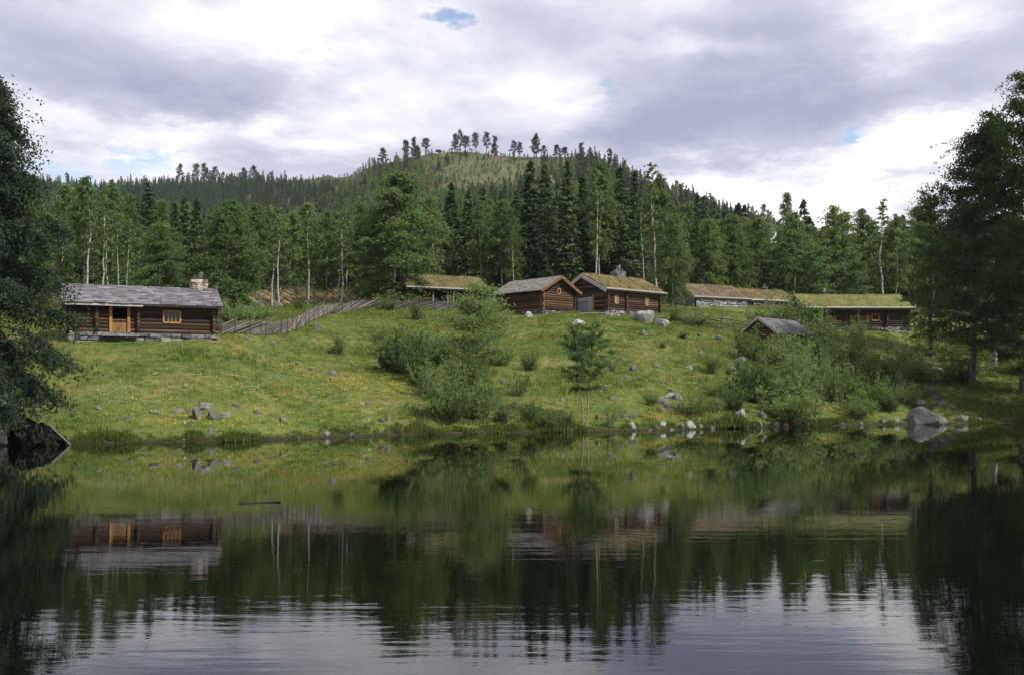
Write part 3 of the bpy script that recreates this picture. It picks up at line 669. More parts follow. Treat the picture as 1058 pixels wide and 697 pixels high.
def forest():
    low_s = [spruce('far_spruce', 200 + i, 12, 2.4, 24, 7, 5, M['spruce_needle'], M['spruce_bark'], spray=.95) for i in range(3)]
    low_y = [spruce('far_young_spruce', 210 + i, 12, 2.8, 22, 7, 5, M['young_spruce_needle'], M['spruce_bark'], spray=.95) for i in range(2)]
    low_b = [broadleaf('far_birch', 220 + i, 11, .06, 2.7, 34, 10, 6, .48, M['birch_leaf'], M['birch_bark'], rise=.8, hang=.8, top=.25, sides=4, gap=.1) for i in range(4)]
    low_p = [pine('far_pine', 230 + i, 13, 2.3, M['pine_needle'], M['pine_bark'], per=10, size=.8) for i in range(2)]
    protos = low_s + low_y + low_b + low_p
    r = np.random.default_rng(11); P = []
    def fill(y0, y1, sp, lo, hi):
        ys = np.arange(y0, y1, sp)
        for y in ys:
            w = (hi - lo) / F * y; xs = np.arange(0, w, sp) + (lo - CX) / F * y
            xx = xs + r.uniform(-.48, .48, len(xs)) * sp; yy = y + r.uniform(-.48, .48, len(xs)) * sp
            P.append(np.stack([xx, yy], 1))
    fill(172, 240, 4.4, -40, 1100); fill(240, 420, 4.6, -40, 1000); fill(420, 640, 4.8, -40, 800); fill(640, 905, 5.6, -40, 420)
    P = np.concatenate(P); x, y = P[:, 0], P[:, 1]; px = CX + F * x / y; z = terrain(x, y); py = CY - (z - CAMH) / y * F
    # clearings on the hilltop and its left shoulder
    keep = np.ones(len(P)); n_ = noise2(x, y, 31, 28) + .5 * noise2(x, y, 32, 10)
    top = np.exp(-((px - 500) / 52) ** 2 - ((py - 176) / 19) ** 2); sh = np.exp(-((px - 335) / 34) ** 2 - ((py - 186) / 6) ** 2)
    clear = np.maximum(top * 1.5, sh * 1.2) + n_ * 1.1
    keep = (clear < .55) | (r.random(len(P)) < .2)
    back = (px > 405) & (px < 640) & (py < np.where(px > 545, 178, 161.5)) & (r.random(len(P)) < np.where(px > 545, .9, np.where(px > 466, .65, .3))); keep |= back
    keep &= ~((px > 774) & (px < 806) & (y > 300) & (y < 462))
    scrub = ~keep & (r.random(len(P)) < .75); keep |= scrub
    x, y, z, px, py, clear, scrub = (q[keep] for q in (x, y, z, px, py, clear, scrub)); n = len(x)
    spr = np.interp(px, [0, 60, 150, 250, 330, 400, 470, 560, 600, 780, 830, 1000], [.35, .4, .5, .4, .35, .35, .45, .6, .85, .85, .3, .15])
    far = np.clip((y - 420) / 250, 0, 1); spr = np.where(px < 340, spr + far * .6, spr)
    mid = np.exp(-((px - 430) / 90) ** 2) * np.exp(-((py - 190) / 25) ** 2); spr = spr * (1 - .3 * mid)
    is_s = r.random(n) < spr; young = (r.random(n) < .55) & (px > 330) & (px < 600) & (y > 300)
    idx = np.where(is_s, np.where(young, 3 + r.integers(0, 2, n), r.integers(0, 3, n)), 5 + r.integers(0, 4, n))
    idx = np.where(scrub & (r.random(n) < .6), 5 + r.integers(0, 4, n), idx)
    idx = np.where((r.random(n) < .05) & ~scrub & (y > 500), 9 + r.integers(0, 2, n), idx)
    h = np.where(is_s, r.uniform(.65, 1.15, n), r.uniform(.6, 1.05, n))
    small = np.clip((clear - .1) * 1.6, 0, .6) + .3 * mid; h = h * (1 - np.clip(small, 0, .65))
    h = h * np.interp(y, [172, 240, 330, 620], [.92, .78, .62, .66]) * r.uniform(.7, 1.25, n); h = np.where(px > 600, h * 1.2, h); h = np.where((px < 340) & (y > 600), h * 1.25, h)
    h = np.where(scrub, r.uniform(.08, .26, n), h); wd = h ** .8; scl = np.stack([wd * r.uniform(.85, 1.2, n), wd * r.uniform(.85, 1.2, n), h], 1); rot = np.stack([np.zeros(n), np.zeros(n), r.uniform(0, 6.28, n)], 1)
    scatter('forest', np.stack([x, y, z - .3], 1), rot, scl, idx, protos, 'dense mixed forest of spruce and birch covering the hill', 'forest')
    return n
NF = forest()

# ------------------------------------------------------------------ buildings
def log_mesh(name, seed, mat):
    r = random.Random(seed); v = []; n = 8
    for x in (-.5, .5):
        for k in range(n):
            a = (k + .5) / n * 2 * math.pi; q = .5 * r.uniform(.93, 1.05)
            v.append((x, math.cos(a) * q, math.sin(a) * q))
    f = [(k, (k + 1) % n, n + (k + 1) % n, n + k) for k in range(n)] + [tuple(range(n))[::-1], tuple(range(n, 2 * n))]
    return mesh_pd(name, v, f, mat)
def pole_mesh(name, seed, mat, taper=.6):
    """pole along +z from 0 to 1, radius .5 at the foot"""
    r = random.Random(seed); v = []; n = 6
    for t in (0, .5, 1):
        ox, oy = (r.uniform(-.25, .25), r.uniform(-.25, .25)) if t == .5 else (0, 0)
        for k in range(n):
            a = k / n * 2 * math.pi; q = .5 * (1 - (1 - taper) * t) * r.uniform(.9, 1.1); v.append((ox + math.cos(a) * q, oy + math.sin(a) * q, t))
    f = [(j * n + k, j * n + (k + 1) % n, (j + 1) * n + (k + 1) % n, (j + 1) * n + k) for j in range(2) for k in range(n)] + [tuple(range(n))[::-1], tuple(range(2 * n, 3 * n))]
    return mesh_pd(name, v, f, mat)
def block_mesh(name, seed, mat, jit=.3):
    """rough squared stone, unit size"""
    bm = bmesh.new(); bmesh.ops.create_cube(bm, size=1.0); r = random.Random(seed)
    bmesh.ops.bevel(bm, geom=bm.edges[:], offset=.14, segments=1, affect='EDGES')
    for q in bm.verts: q.co += Vector((r.uniform(-jit, jit), r.uniform(-jit, jit), r.uniform(-jit, jit))) * .5
    me = bpy.data.meshes.new(name); bm.to_mesh(me); bm.free(); me.materials.append(mat); return me
def slate_verts(r, w, h, t):
    """irregular slab lying in the local xy plane, lower edge at y=0"""
    o = [(-w / 2, r.uniform(-.03, .05)), (r.uniform(-.2, .2) * w, r.uniform(-.07, .0)), (w / 2, r.uniform(-.03, .05)), (w / 2 * r.uniform(.85, 1), h), (-w / 2 * r.uniform(.85, 1), h)]
    n = len(o); v = [(x, y, 0) for x, y in o] + [(x, y, t) for x, y in o]
    f = [tuple(range(n))[::-1], tuple(range(n, 2 * n))] + [(k, (k + 1) % n, n + (k + 1) % n, n + k) for k in range(n)]
    return v, f
LOGS = {k: [log_mesh('log', i, M[k]) for i in range(3)] for k in ('log', 'log_dark', 'grey_wood', 'pale_wood')}
BLOCKS = {k: [block_mesh('stone', i, M[k]) for i in range(5)] for k in ('wall_stone', 'barn_stone', 'chimney_stone', 'chimney_dark')}
SLATES = []
for i in range(6):
    v, f = slate_verts(random.Random(i), 1, 1, .05); SLATES.append(mesh_pd('slate', v, f, M['slate']))

class House:
    def __init__(h, name, label, cat, corner_px, corner_Y, theta, which, L, W, zf, Hw, rise, ox=.45, oy=.5, group=None, dz=0.0):
        h.th = R(theta); h.L, h.W, h.zf, h.Hw, h.rise, h.ox, h.oy = L, W, zf, Hw, rise, ox, oy
        c, s = math.cos(h.th), math.sin(h.th); cx, cy = (corner_px - CX) / F * corner_Y, corner_Y
        lx, ly = (L / 2 if which == 'r' else -L / 2), -W / 2
        h.ox_, h.oy_ = cx - (c * lx - s * ly), cy - (s * lx + c * ly); h.c, h.s = c, s
        h.z = tz(cx, cy) + dz
        h.root = empty(name, (h.ox_, h.oy_, h.z), h.th); tag(h.root, label, cat, group)
        h.r = random.Random(hash(name + str(corner_px)) % 1000 if False else int(corner_px)); h.ang = math.atan2(rise, W / 2); h.ztop = zf + Hw
        h.slen = (W / 2 + oy) / math.cos(h.ang)
    def lx(h, px):
        """local x on the front wall seen at a photo column"""
        u = (px - CX) / F; fx, fy = h.ox_ + h.s * h.W / 2, h.oy_ - h.c * h.W / 2
        return (u * fy - fx) / (h.c - u * h.s)
    def ly(h, px, side):
        """local y on an end wall (side = -1 left end, +1 right end) seen at a photo column"""
        u = (px - CX) / F; ex, ey = h.ox_ + h.c * h.L / 2 * side, h.oy_ + h.s * h.L / 2 * side
        return (u * ey - ex) / (-h.s - u * h.c)
    def part(h, name, mb, mat, parent=None): return link(name, mb.mesh(name, mat), parent or h.root)
    def foundation(h, key='wall_stone', sides='f', rows=2, w=.55, depth=.9, lo=.18):
        mb = MB().box(-h.L / 2 + .06, h.L / 2 - .06, -h.W / 2 + .06, h.W / 2 - .06, -depth, h.zf); fo = h.part('foundation', mb, M['soil'])
        hh = (h.zf + lo) / rows
        for sd in sides:
            n0, n1 = (-h.L / 2, h.L / 2) if sd == 'f' else (-h.W / 2, h.W / 2)
            for k in range(rows):
                p = n0 - .1
                while p < n1:
                    q = w * h.r.uniform(.55, 1.5); z = -lo + (k + .5) * hh; o = .02 + h.r.uniform(-.05, .06)
                    loc, rz = ((p + q / 2, -h.W / 2 - o + .1, z), 0) if sd == 'f' else ((h.L / 2 + o - .1, p + q / 2, z), R(90)) if sd == 'r' else ((-h.L / 2 - o + .1, p + q / 2, z), R(90))
                    link('stone', h.r.choice(BLOCKS[key]), fo, loc, (0, h.r.uniform(-.05, .05), rz), (q * 1.02, .45, hh * h.r.uniform(.85, 1.15))); p += q
        return fo
    def logs(h, key='log', d=.225, openings=(), gopen={}, sides='fblr', proj=.24, stubs=()):
        """four log walls, each a dark core with its logs; openings on the front (x0,x1,z0,z1)"""
        n = int(round(h.Hw / d)); d = h.Hw / n; T = .06
        def spans(a, b, z, ops):
            s = [(a, b)]
            for x0, x1, z0, z1 in ops:
                if z0 < z < z1: s = [q for p0, p1 in s for q in ((p0, min(p1, x0)), (max(p0, x1), p1)) if q[1] - q[0] > .05]
            return s
        for sd in sides:
            ops = openings if sd == 'f' else gopen.get(sd, ())
            half = h.L / 2 if sd in 'fb' else h.W / 2; mb = MB()
            cuts = sorted({-half, half, *[q for o in ops for q in o[:2]]})
            for a, b in zip(cuts[:-1], cuts[1:]):
                z0 = h.zf; zs = sorted([(o[2], o[3]) for o in ops if o[0] < (a + b) / 2 < o[1]])
                for q0, q1 in zs + [(h.Hw, h.Hw)]:
                    if h.zf + q0 - z0 > .02:
                        if sd in 'fb': y = -h.W / 2 if sd == 'f' else h.W / 2; mb.box(a, b, y - T, y + T, z0, h.zf + q0)
                        else: x = -h.L / 2 if sd == 'l' else h.L / 2; mb.box(x - T, x + T, a + .061, b - .061, z0, h.zf + q0)
                    z0 = h.zf + q1
            if sd in 'lr':
                x = -h.L / 2 if sd == 'l' else h.L / 2
                mb.add([(x - T, -h.W / 2, h.ztop + .003), (x - T, h.W / 2, h.ztop + .003), (x - T, 0, h.ztop + h.rise - .06), (x + T, -h.W / 2, h.ztop + .003), (x + T, h.W / 2, h.ztop + .003), (x + T, 0, h.ztop + h.rise - .06)], [(0, 2, 1), (3, 4, 5), (0, 1, 4, 3), (1, 2, 5, 4), (2, 0, 3, 5)])
            wl = h.part('wall', mb, M['chink'])
            ng = int(h.rise / d) if sd in 'lr' else 0
            for k in range(n + ng):
                z = h.zf + (k + .5) * d + (d * .5 if sd in 'lr' else 0)
                if k >= n:
                    hh = z - h.ztop; e = (h.W / 2) * (1 - (hh + .06) / h.rise) - .1
                    if e < .2: continue
                    sp = spans(-e, e, z - h.zf, ops)
                else:
                    pj = proj * h.r.uniform(.75, 1.2); sp = spans(-half - pj, half + pj, z - h.zf, ops)
                for a, b in sp:
                    dd = d * h.r.uniform(.98, 1.1)
                    if sd in 'fb': loc, rz = ((a + b) / 2, (-h.W / 2 if sd == 'f' else h.W / 2), z), 0
                    else: loc, rz = ((-h.L / 2 if sd == 'l' else h.L / 2), (a + b) / 2, z), R(90)
                    link('log', h.r.choice(LOGS[key]), wl, loc, (h.r.uniform(0, 6.28), h.r.uniform(-.004, .004), rz), (b - a, dd, dd))
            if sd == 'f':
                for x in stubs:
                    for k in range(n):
                        link('log_end', h.r.choice(LOGS['log_dark']), wl, (x + h.r.uniform(-.02, .02), -h.W / 2 - .16, h.zf + (k + .95) * d), (0, 0, R(90)), (.36 * h.r.uniform(.8, 1.1), d, d))  # darker wood paints in the shadow on these cross-wall ends
    def spt(h, x, s, n, side):
        """point on a roof slope: s metres down from the ridge, n metres off it; side -1 front, +1 back"""
        y = side * (s * math.cos(h.ang) + n * math.sin(h.ang)); z = h.ztop + h.rise + .10 - s * math.sin(h.ang) + n * math.cos(h.ang)
        return (x, y, z)
    def roof(h, t=.10, mat='grey_wood'):
        x0, x1 = -h.L / 2 - h.ox, h.L / 2 + h.ox; S = h.slen
        pr = [h.spt(0, S, 0, -1), h.spt(0, 0, 0, -1), h.spt(0, S, 0, 1), h.spt(0, S, t, 1), (0, 0, h.ztop + h.rise + .10 + t / math.cos(h.ang)), h.spt(0, S, t, -1)]
        v = [(x0, p[1], p[2]) for p in pr] + [(x1, p[1], p[2]) for p in pr]
        f = [(0, 1, 4, 5), (1, 2, 3, 4), (6, 11, 10, 7), (7, 10, 9, 8), (0, 6, 7, 1), (1, 7, 8, 2), (2, 8, 9, 3), (3, 9, 10, 4), (4, 10, 11, 5), (5, 11, 6, 0)]
        h.rf = link('roof', mesh_pd('roof', v, f, M[mat]), h.root); h.t = t; return h.rf
    def slates(h, w=.62, ex=.38, joined=False, sides=(-1,), mat='slate'):
        mb = MB(); rows = int(h.slen / ex) + 1; X0, X1 = -h.L / 2 - h.ox - .06, h.L / 2 + h.ox + .06
        for sd in sides:
            for k in range(rows):
                s = h.slen + .06 - k * ex; p = X0 - (w * .5 if k % 2 else 0) 
                while p < X1:
                    q = w * h.r.uniform(.5, 1.6); a, b = max(p, X0), min(p + q, X1); p += q
                    if b - a < .12: continue
                    ln = min(ex * 1.5, s + .02); tl = .05 + h.r.uniform(-.015, .02)
                    o = h.spt((a + b) / 2, s, h.t + .012 + h.r.uniform(0, .03), sd)
                    dy = Vector((0, -sd * math.cos(h.ang), math.sin(h.ang))); dx = Vector((1, 0, 0)) * (-sd); dz = dx.cross(dy)
                    dz = dz if dz.z > 0 else -dz; dx = dy.cross(dz)
                    mt = Matrix((dx, dy, dz)).transposed().to_4x4(); mt.translation = o
                    mt = mt @ Matrix.Rotation(-.055 + tl - .05, 4, 'X') @ Matrix.Rotation(h.r.uniform(-.17, .17), 4, 'Z')
                    if joined:
                        v, f = slate_verts(h.r, (b - a) * 1.04, ln, .035); mb.add([mt @ Vector(c) for c in v], f)
                    else:
                        o_ = link('slate', h.r.choice(SLATES), h.rf); o_.matrix_local = mt @ Matrix.Diagonal(((b - a) * 1.04, ln, .75, 1))
        if joined:
            o_ = h.part('shingles', mb, M[mat], h.rf); o_['kind'] = 'stuff'
    def barge(h, ends, mat, wdt=.2, t=.05):
        for e in ends:
            x = e * (h.L / 2 + h.ox + .004)
            for sd in (-1, 1):
                a = h.spt(x, -.02, h.t + .05, sd); b = h.spt(x, h.slen + .05, h.t + .05, sd); c = h.spt(x, h.slen + .05, h.t + .05 - wdt, sd); d = h.spt(x, -.02, h.t + .05 - wdt, sd)
                v = [a, b, c, d] + [(q[0] + e * t, q[1], q[2]) for q in (a, b, c, d)]
                if sd == 1: v = [(q[0] + e * .003, q[1], q[2]) for q in v]
                link('barge_board', mesh_pd('barge_board', v, [(0, 1, 2, 3), (7, 6, 5, 4), (0, 4, 5, 1), (1, 5, 6, 2), (2, 6, 7, 3), (3, 7, 4, 0)], M[mat]), h.root)
    def turf(h, mat='turf', th=.24, grass=1800, gmat='turf_blade'):
        """bumpy sod on both slopes, held by a pale log along each eave, with grass growing on it"""
        r = np.random.default_rng(int(h.L * 100)); nx, ns = 44, 15
        xs = np.linspace(-h.L / 2 - h.ox + .06, h.L / 2 + h.ox - .06, nx); q = np.linspace(-1, 1, ns * 2 + 1); V = []
        for s in q:
            for x in xs:
                ed = min(1, (1 - abs(s)) * 9, (min(x - xs[0], xs[-1] - x)) / .25 + .25)
                n = h.t + .03 + th * (.35 + .65 * ed) + float(noise2(x, s * 3, 7, .55)) * .09 + float(noise2(x, s * 3, 8, .22)) * .05
                p = h.spt(x, abs(s) * (h.slen - .03), n, -1 if s < 0 else 1)
                if abs(s) < .05: p = (x, 0, p[2] - .02)
                V.append(p)
        m = len(q); i = np.arange(m - 1)[:, None] * nx + np.arange(nx - 1)[None]; f = np.stack([i, i + nx, i + nx + 1, i + 1], -1).reshape(-1, 4)
        V = np.array(V); n0 = len(V)
        # skirt down to the boards
        ring = list(range(nx)) + [k * nx + nx - 1 for k in range(1, m)] + [(m - 1) * nx + k for k in range(nx - 2, -1, -1)] + [k * nx for k in range(m - 2, 0, -1)]
        low = []
        for k in ring:
            s = q[k // nx]; low.append(h.spt(xs[k % nx], abs(s) * (h.slen - .03), h.t + .004, -1 if s < 0 else 1))
        V = np.concatenate([V, np.array(low)]); a = np.array(ring); b = n0 + np.arange(len(ring))
        f = np.concatenate([f, np.stack([a, b, np.roll(b, -1), np.roll(a, -1)], -1)])
        h.tf = link('turf', mesh_np('turf', V, f, M[mat], True), h.root)
        for sd in (-1, 1):
            p = h.spt(0, h.slen - .02, h.t + .10, sd)
            link('eave_log', h.r.choice(LOGS['pale_wood']), h.root, p, (0, 0, 0), (h.L + h.ox * 2 + .1, .17, .19))
        n = int(grass * 1.7); x = r.uniform(xs[0], xs[-1], n); s = r.uniform(-.98, .98, n); hh = r.uniform(.05, .20, n) * (1 + noise2(x, s * 3, 9, .8) * 1.2)
        base = np.array([h.spt(x[k], abs(s[k]) * h.slen, h.t + .03 + th * .9, -1 if s[k] < 0 else 1) for k in range(n)])
        w = r.uniform(.012, .03, (n, 1)); az = r.uniform(0, 6.28, n); d = np.stack([np.cos(az), np.sin(az), np.zeros(n)], 1); tip = base + np.stack([r.normal(size=n) * .08, r.normal(size=n) * .08, hh], 1)
        v = np.stack([base - d * w, base + d * w, tip], 1).reshape(-1, 3)
        o = link('turf_grass', mesh_np('turf_grass', v, np.arange(n * 3).reshape(-1, 3), M[gmat]), h.tf); o['kind'] = 'stuff'
    def chimney(h, x, y, w, dp, ht, key='chimney_stone', flare=1.15, horns=False, cap=True):
        zb = h.ztop + h.rise - abs(y) * math.tan(h.ang) - .2; zt = h.ztop + h.rise + ht
        ch = h.part('chimney', MB().box(x - w / 2 + .08, x + w / 2 - .08, y - dp / 2 + .08, y + dp / 2 - .08, zb, zt - .02), M['soil'])
        n = max(3, int((zt - zb) / .2)); hh = (zt - zb) / n
        for k in range(n):
            g = 1 + (flare - 1) * k / n
            for (ax, ay, rz, wid) in ((0, -1, 0, w * g), (-1, 0, 90, dp * g), (1, 0, 90, dp * g), (0, 1, 0, w * g)):
                p = -wid / 2
                while p < wid / 2 - .06:
                    q = min(.38 * h.r.uniform(.6, 1.3), wid / 2 - p); cx = p + q / 2; p += q
                    lx = x + (cx if rz == 0 else ax * w * g / 2 * .86); ly = y + (cx if rz else ay * dp * g / 2 * .86)
                    link('stone', h.r.choice(BLOCKS[key]), ch, (lx, ly, zb + (k + .5) * hh), (0, 0, R(rz) + h.r.uniform(-.06, .06)), (q * 1.05, .24, hh * 1.06))
        if cap:
            c = link('chimney_cap', h.r.choice(BLOCKS['chimney_dark']), h.root, (x, y, zt + .06), (0, 0, .05), (w * flare * 1.2, dp * flare * 1.2, .12))
            link('cap_stone', BLOCKS['chimney_dark'][2], h.root, (x + .1, y, zt + .30), (0, .25, 0), (.2, .3, .46))
        if horns:
            for dx, hz, tl in ((-w * .36, .26, -.1), (w * .38, .34, .12), (w * .02, .72, .08)):
                link('cap_stone', h.r.choice(BLOCKS['chimney_dark']), h.root, (x + dx, y, zt + hz / 2), (0, tl, 0), (.17, dp * .5, hz))
    def window(h, x, z, w, ht, side='f', frame='pine_wood', glass='glass', muntins=1):
        """window set into the front (or an end) wall"""
        e = empty('window', (0, 0, 0)); e.parent = h.root
        if side == 'f': mt = Matrix.Translation((x, -h.W / 2 - .115, h.zf + z))
        else:
            sg = -1 if side == 'l' else 1; mt = Matrix.Translation((sg * (h.L / 2 + .115), x, h.zf + z)) @ Matrix.Rotation(sg * R(90), 4, 'Z')
        e.matrix_local = mt; fw = .09
        for a, b, c, d in ((-w / 2 - fw, -w / 2, -.05, ht + .04), (w / 2, w / 2 + fw, -.05, ht + .04), (-w / 2 - .002, w / 2 + .002, ht - .01, ht + fw), (-w / 2 - .002, w / 2 + .002, -fw, .012)):
            link('frame', MB().box(a, b, -.05, .06, c, d).mesh('frame', M[frame]), e)
        link('pane', MB().box(-w / 2 + .001, w / 2 - .001, .03, .05, .01, ht - .01).mesh('pane', M[glass]), e)
        for k in range(muntins):
            xx = -w / 2 + (k + 1) * w / (muntins + 1); link('muntin', MB().box(xx - .02, xx + .02, .0, .028, .014, ht - .014).mesh('muntin', M[frame]), e)
        return e

def blade_mat(name, stops, tr=.35):
    m, g, out = material(name); geo = g.node('ShaderNodeNewGeometry').outputs['Position']; rnd = g.node('ShaderNodeObjectInfo').outputs['Random']
    v = g.m('MULTIPLY_ADD', g.m('SUBTRACT', g.noise(geo, 2.4, 5, .65), .5), .5, g.noise(geo, .22, 6, .62)); v = g.m('MULTIPLY_ADD', g.m('SUBTRACT', rnd, .5), .3, v)
    c = g.ramp(v, stops); df = g.node('ShaderNodeBsdfDiffuse'); t = g.node('ShaderNodeBsdfTranslucent'); g.put(df.inputs[0], c); g.put(t.inputs[0], c)
    mx = g.node('ShaderNodeMixShader'); mx.inputs[0].default_value = tr; g.l.new(df.outputs[0], mx.inputs[1]); g.l.new(t.outputs[0], mx.inputs[2]); g.l.new(mx.outputs[0], out.inputs['Surface']); return m
M['grass_blade'] = blade_mat('grass_blade', [(.22, (.080, .142, .030)), (.42, (.150, .212, .046)), (.60, (.220, .245, .066)), (.80, (.32, .27, .11))], .45)
M['shore_shade_blade'] = blade_mat('shore_shade_blade', [(.25, (.050, .085, .022)), (.5, (.095, .135, .034)), (.8, (.16, .175, .055))], .45)
M['turf_blade'] = blade_mat('turf_blade', [(.25, (.10, .10, .030)), (.5, (.17, .145, .045)), (.8, (.26, .19, .08))])
M['turf_blade_green'] = blade_mat('turf_blade_green', [(.25, (.10, .12, .030)), (.5, (.20, .20, .05)), (.8, (.28, .24, .08))])
M['turf_blade_brown'] = blade_mat('turf_blade_brown', [(.25, (.10, .085, .040)), (.5, (.16, .125, .060)), (.8, (.22, .17, .09))])

def plank(h, name, x0, x1, y0, y1, z0, z1, mat, parent=None): return link(name, MB().box(x0, x1, y0, y1, z0, z1).mesh(name, M[mat]), parent or h.root)

# --- the slate-roofed cabin by the pond
A = House('log_cabin', 'long log cabin with grey slate roof and stone chimney above the meadow', 'cabin', 221, 66, 24, 'r', 8.7, 5.2, .32, 1.85, 1.12, ox=.45, oy=.62, dz=.06)
dx0, dx1 = A.lx(116), A.lx(131.5); wx0, wx1 = A.lx(169.5), A.lx(185.5); s1, s2 = A.lx(100), A.lx(143)
A.foundation('wall_stone', 'fr', 3, .5, 1.4, .5)
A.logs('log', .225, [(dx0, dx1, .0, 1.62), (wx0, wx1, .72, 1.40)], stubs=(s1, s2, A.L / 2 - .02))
A.roof(); A.slates(.56, .31); A.barge((1, -1), 'grey_wood', .16)
plank(A, 'eave_board', -A.L / 2 - .3, s2 + .25, A.spt(0, A.slen, 0, -1)[1] - .05, A.spt(0, A.slen, 0, -1)[1] - .01, A.spt(0, A.slen, 0, -1)[2] - .07, A.spt(0, A.slen, 0, -1)[2] + .07, 'barge_grey')
for x in (dx0 - .09, dx1 + .09): plank(A, 'door_post', x - .085, x + .085, -A.W / 2 - .17, -A.W / 2 + .08, A.zf - .02, A.zf + 1.70, 'pine_wood')
plank(A, 'door_lintel', dx0 - .01, dx1 + .01, -A.W / 2 - .15, -A.W / 2 + .07, A.zf + 1.60, A.zf + 1.73, 'log_dark')
dr = empty('door', (0, 0, 0)); dr.parent = A.root
for k in range(5):
    w = (dx1 - dx0 - .02) / 5; plank(A, 'board', dx0 + .01 + k * w, dx0 + .01 + (k + 1) * w - .012, -A.W / 2 - .05, -A.W / 2 - .01, A.zf + .02, A.zf + .83 + .02 * (k % 2), 'door_wood', dr)
plank(A, 'batten', dx0 + .03, dx1 - .03, -A.W / 2 - .08, -A.W / 2 - .052, A.zf + .66, A.zf + .76, 'log', dr)
A.window((wx0 + wx1) / 2, .72, wx1 - wx0 - .02, .66, muntins=3)
plank(A, 'door_step', s1 + .3, s2 - .05, -A.W / 2 - .62, -A.W / 2 - .2, .04, .22, 'wall_stone')
A.chimney(A.lx(196) + .9, .15, .95, .85, .85, 'chimney_stone', 1.14)

# --- dark shed with a weathered shingle roof
B = House('log_shed', 'dark log shed with weathered grey shingle roof and red-brown barge boards', 'shed', 560, 99, -48, 'r', 6.6, 4.5, .32, 2.05, 1.25, ox=.55, oy=.55, dz=.15)
B.foundation('wall_stone', 'fr', 3, .5, 1.4, .4); B.logs('log', .24, [], {'r': ((-.18, .18, 1.75, 2.25),)})
B.roof(); B.slates(.5, .34, joined=True, sides=(-1, 1), mat='old_shingle'); B.barge((1,), 'barge_red', .28); B.barge((-1,), 'grey_wood', .2)
B.window(0, 1.78, .3, .42, 'r', muntins=0)
for y in (-B.W / 2 - .02,): plank(B, 'corner_board', B.L / 2 + .12, B.L / 2 + .19, y, y + .2, B.zf, B.ztop, 'pine_wood')

# --- log house with turf roof
Cc = House('log_house', 'log house with grassy turf roof, two small windows and stone chimney', 'house', 626, 101, 40, 'l', 8.0, 6.0, .45, 2.05, 1.5, ox=.55, oy=.55, dz=.2)
Cc.foundation('wall_stone', 'fl', 3, .5, 1.6, .5)
cw = [Cc.lx(636), Cc.lx(667.5)]; gd = (Cc.ly(613, -1), Cc.ly(597, -1)); gd = (min(gd), max(gd))
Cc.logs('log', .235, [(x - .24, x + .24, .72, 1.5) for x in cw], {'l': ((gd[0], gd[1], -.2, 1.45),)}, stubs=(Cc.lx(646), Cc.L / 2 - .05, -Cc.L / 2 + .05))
Cc.roof(.12); Cc.turf('turf', .24, 2600); Cc.barge((-1, 1), 'barge_grey', .34)
for x in cw: Cc.window(x, .74, .40, .74, glass='sky_painted_pane', muntins=1)
dr = empty('door', (0, 0, 0)); dr.parent = Cc.root
nb_ = 7; w = (gd[1] - gd[0]) / nb_
for k in range(nb_): plank(Cc, 'board', -Cc.L / 2 - .10, -Cc.L / 2 - .05, gd[0] + k * w + .008, gd[0] + (k + 1) * w - .008, Cc.zf - .25, Cc.zf + 1.42, 'board_grey', dr)
plank(Cc, 'batten', -Cc.L / 2 - .14, -Cc.L / 2 - .102, gd[0] + .04, gd[1] - .04, Cc.zf + .95, Cc.zf + 1.07, 'board_grey', dr)
plank(Cc, 'door_post', -Cc.L / 2 - .16, -Cc.L / 2 + .06, gd[0] - .19, gd[0] - .002, Cc.zf - .3, Cc.zf + 1.6, 'pine_wood')
Cc.chimney(Cc.lx(646) + 1.9, -.15, 1.25, .95, .85, 'chimney_dark', 1.05, horns=True, cap=False)

# --- open shed with turf roof behind the pole fence
D = House('turf_shed', 'low dark open shed with mossy turf roof behind the pole fence', 'shed', 500, 107, 25, 'r', 8.4, 5.2, .2, 1.75, 1.35, ox=.5, oy=.6)
D.foundation('wall_stone', 'fr', 1, .6, 1.2)
D.logs('log_dark', .24, [(D.lx(447), D.lx(462), .05, 1.4), (D.lx(468), D.lx(490), .05, 1.4)]); D.roof(.1); D.turf('turf', .2, 2200, 'turf_blade_brown'); D.barge((1,), 'barge_grey', .25); D.barge((-1,), 'grey_wood', .2)
for px in (447, 462, 468, 479, 490): plank(D, 'post', D.lx(px) - .08, D.lx(px) + .08, -D.W / 2 - .22, -D.W / 2 - .12, -.2, D.ztop - .05, 'grey_wood')

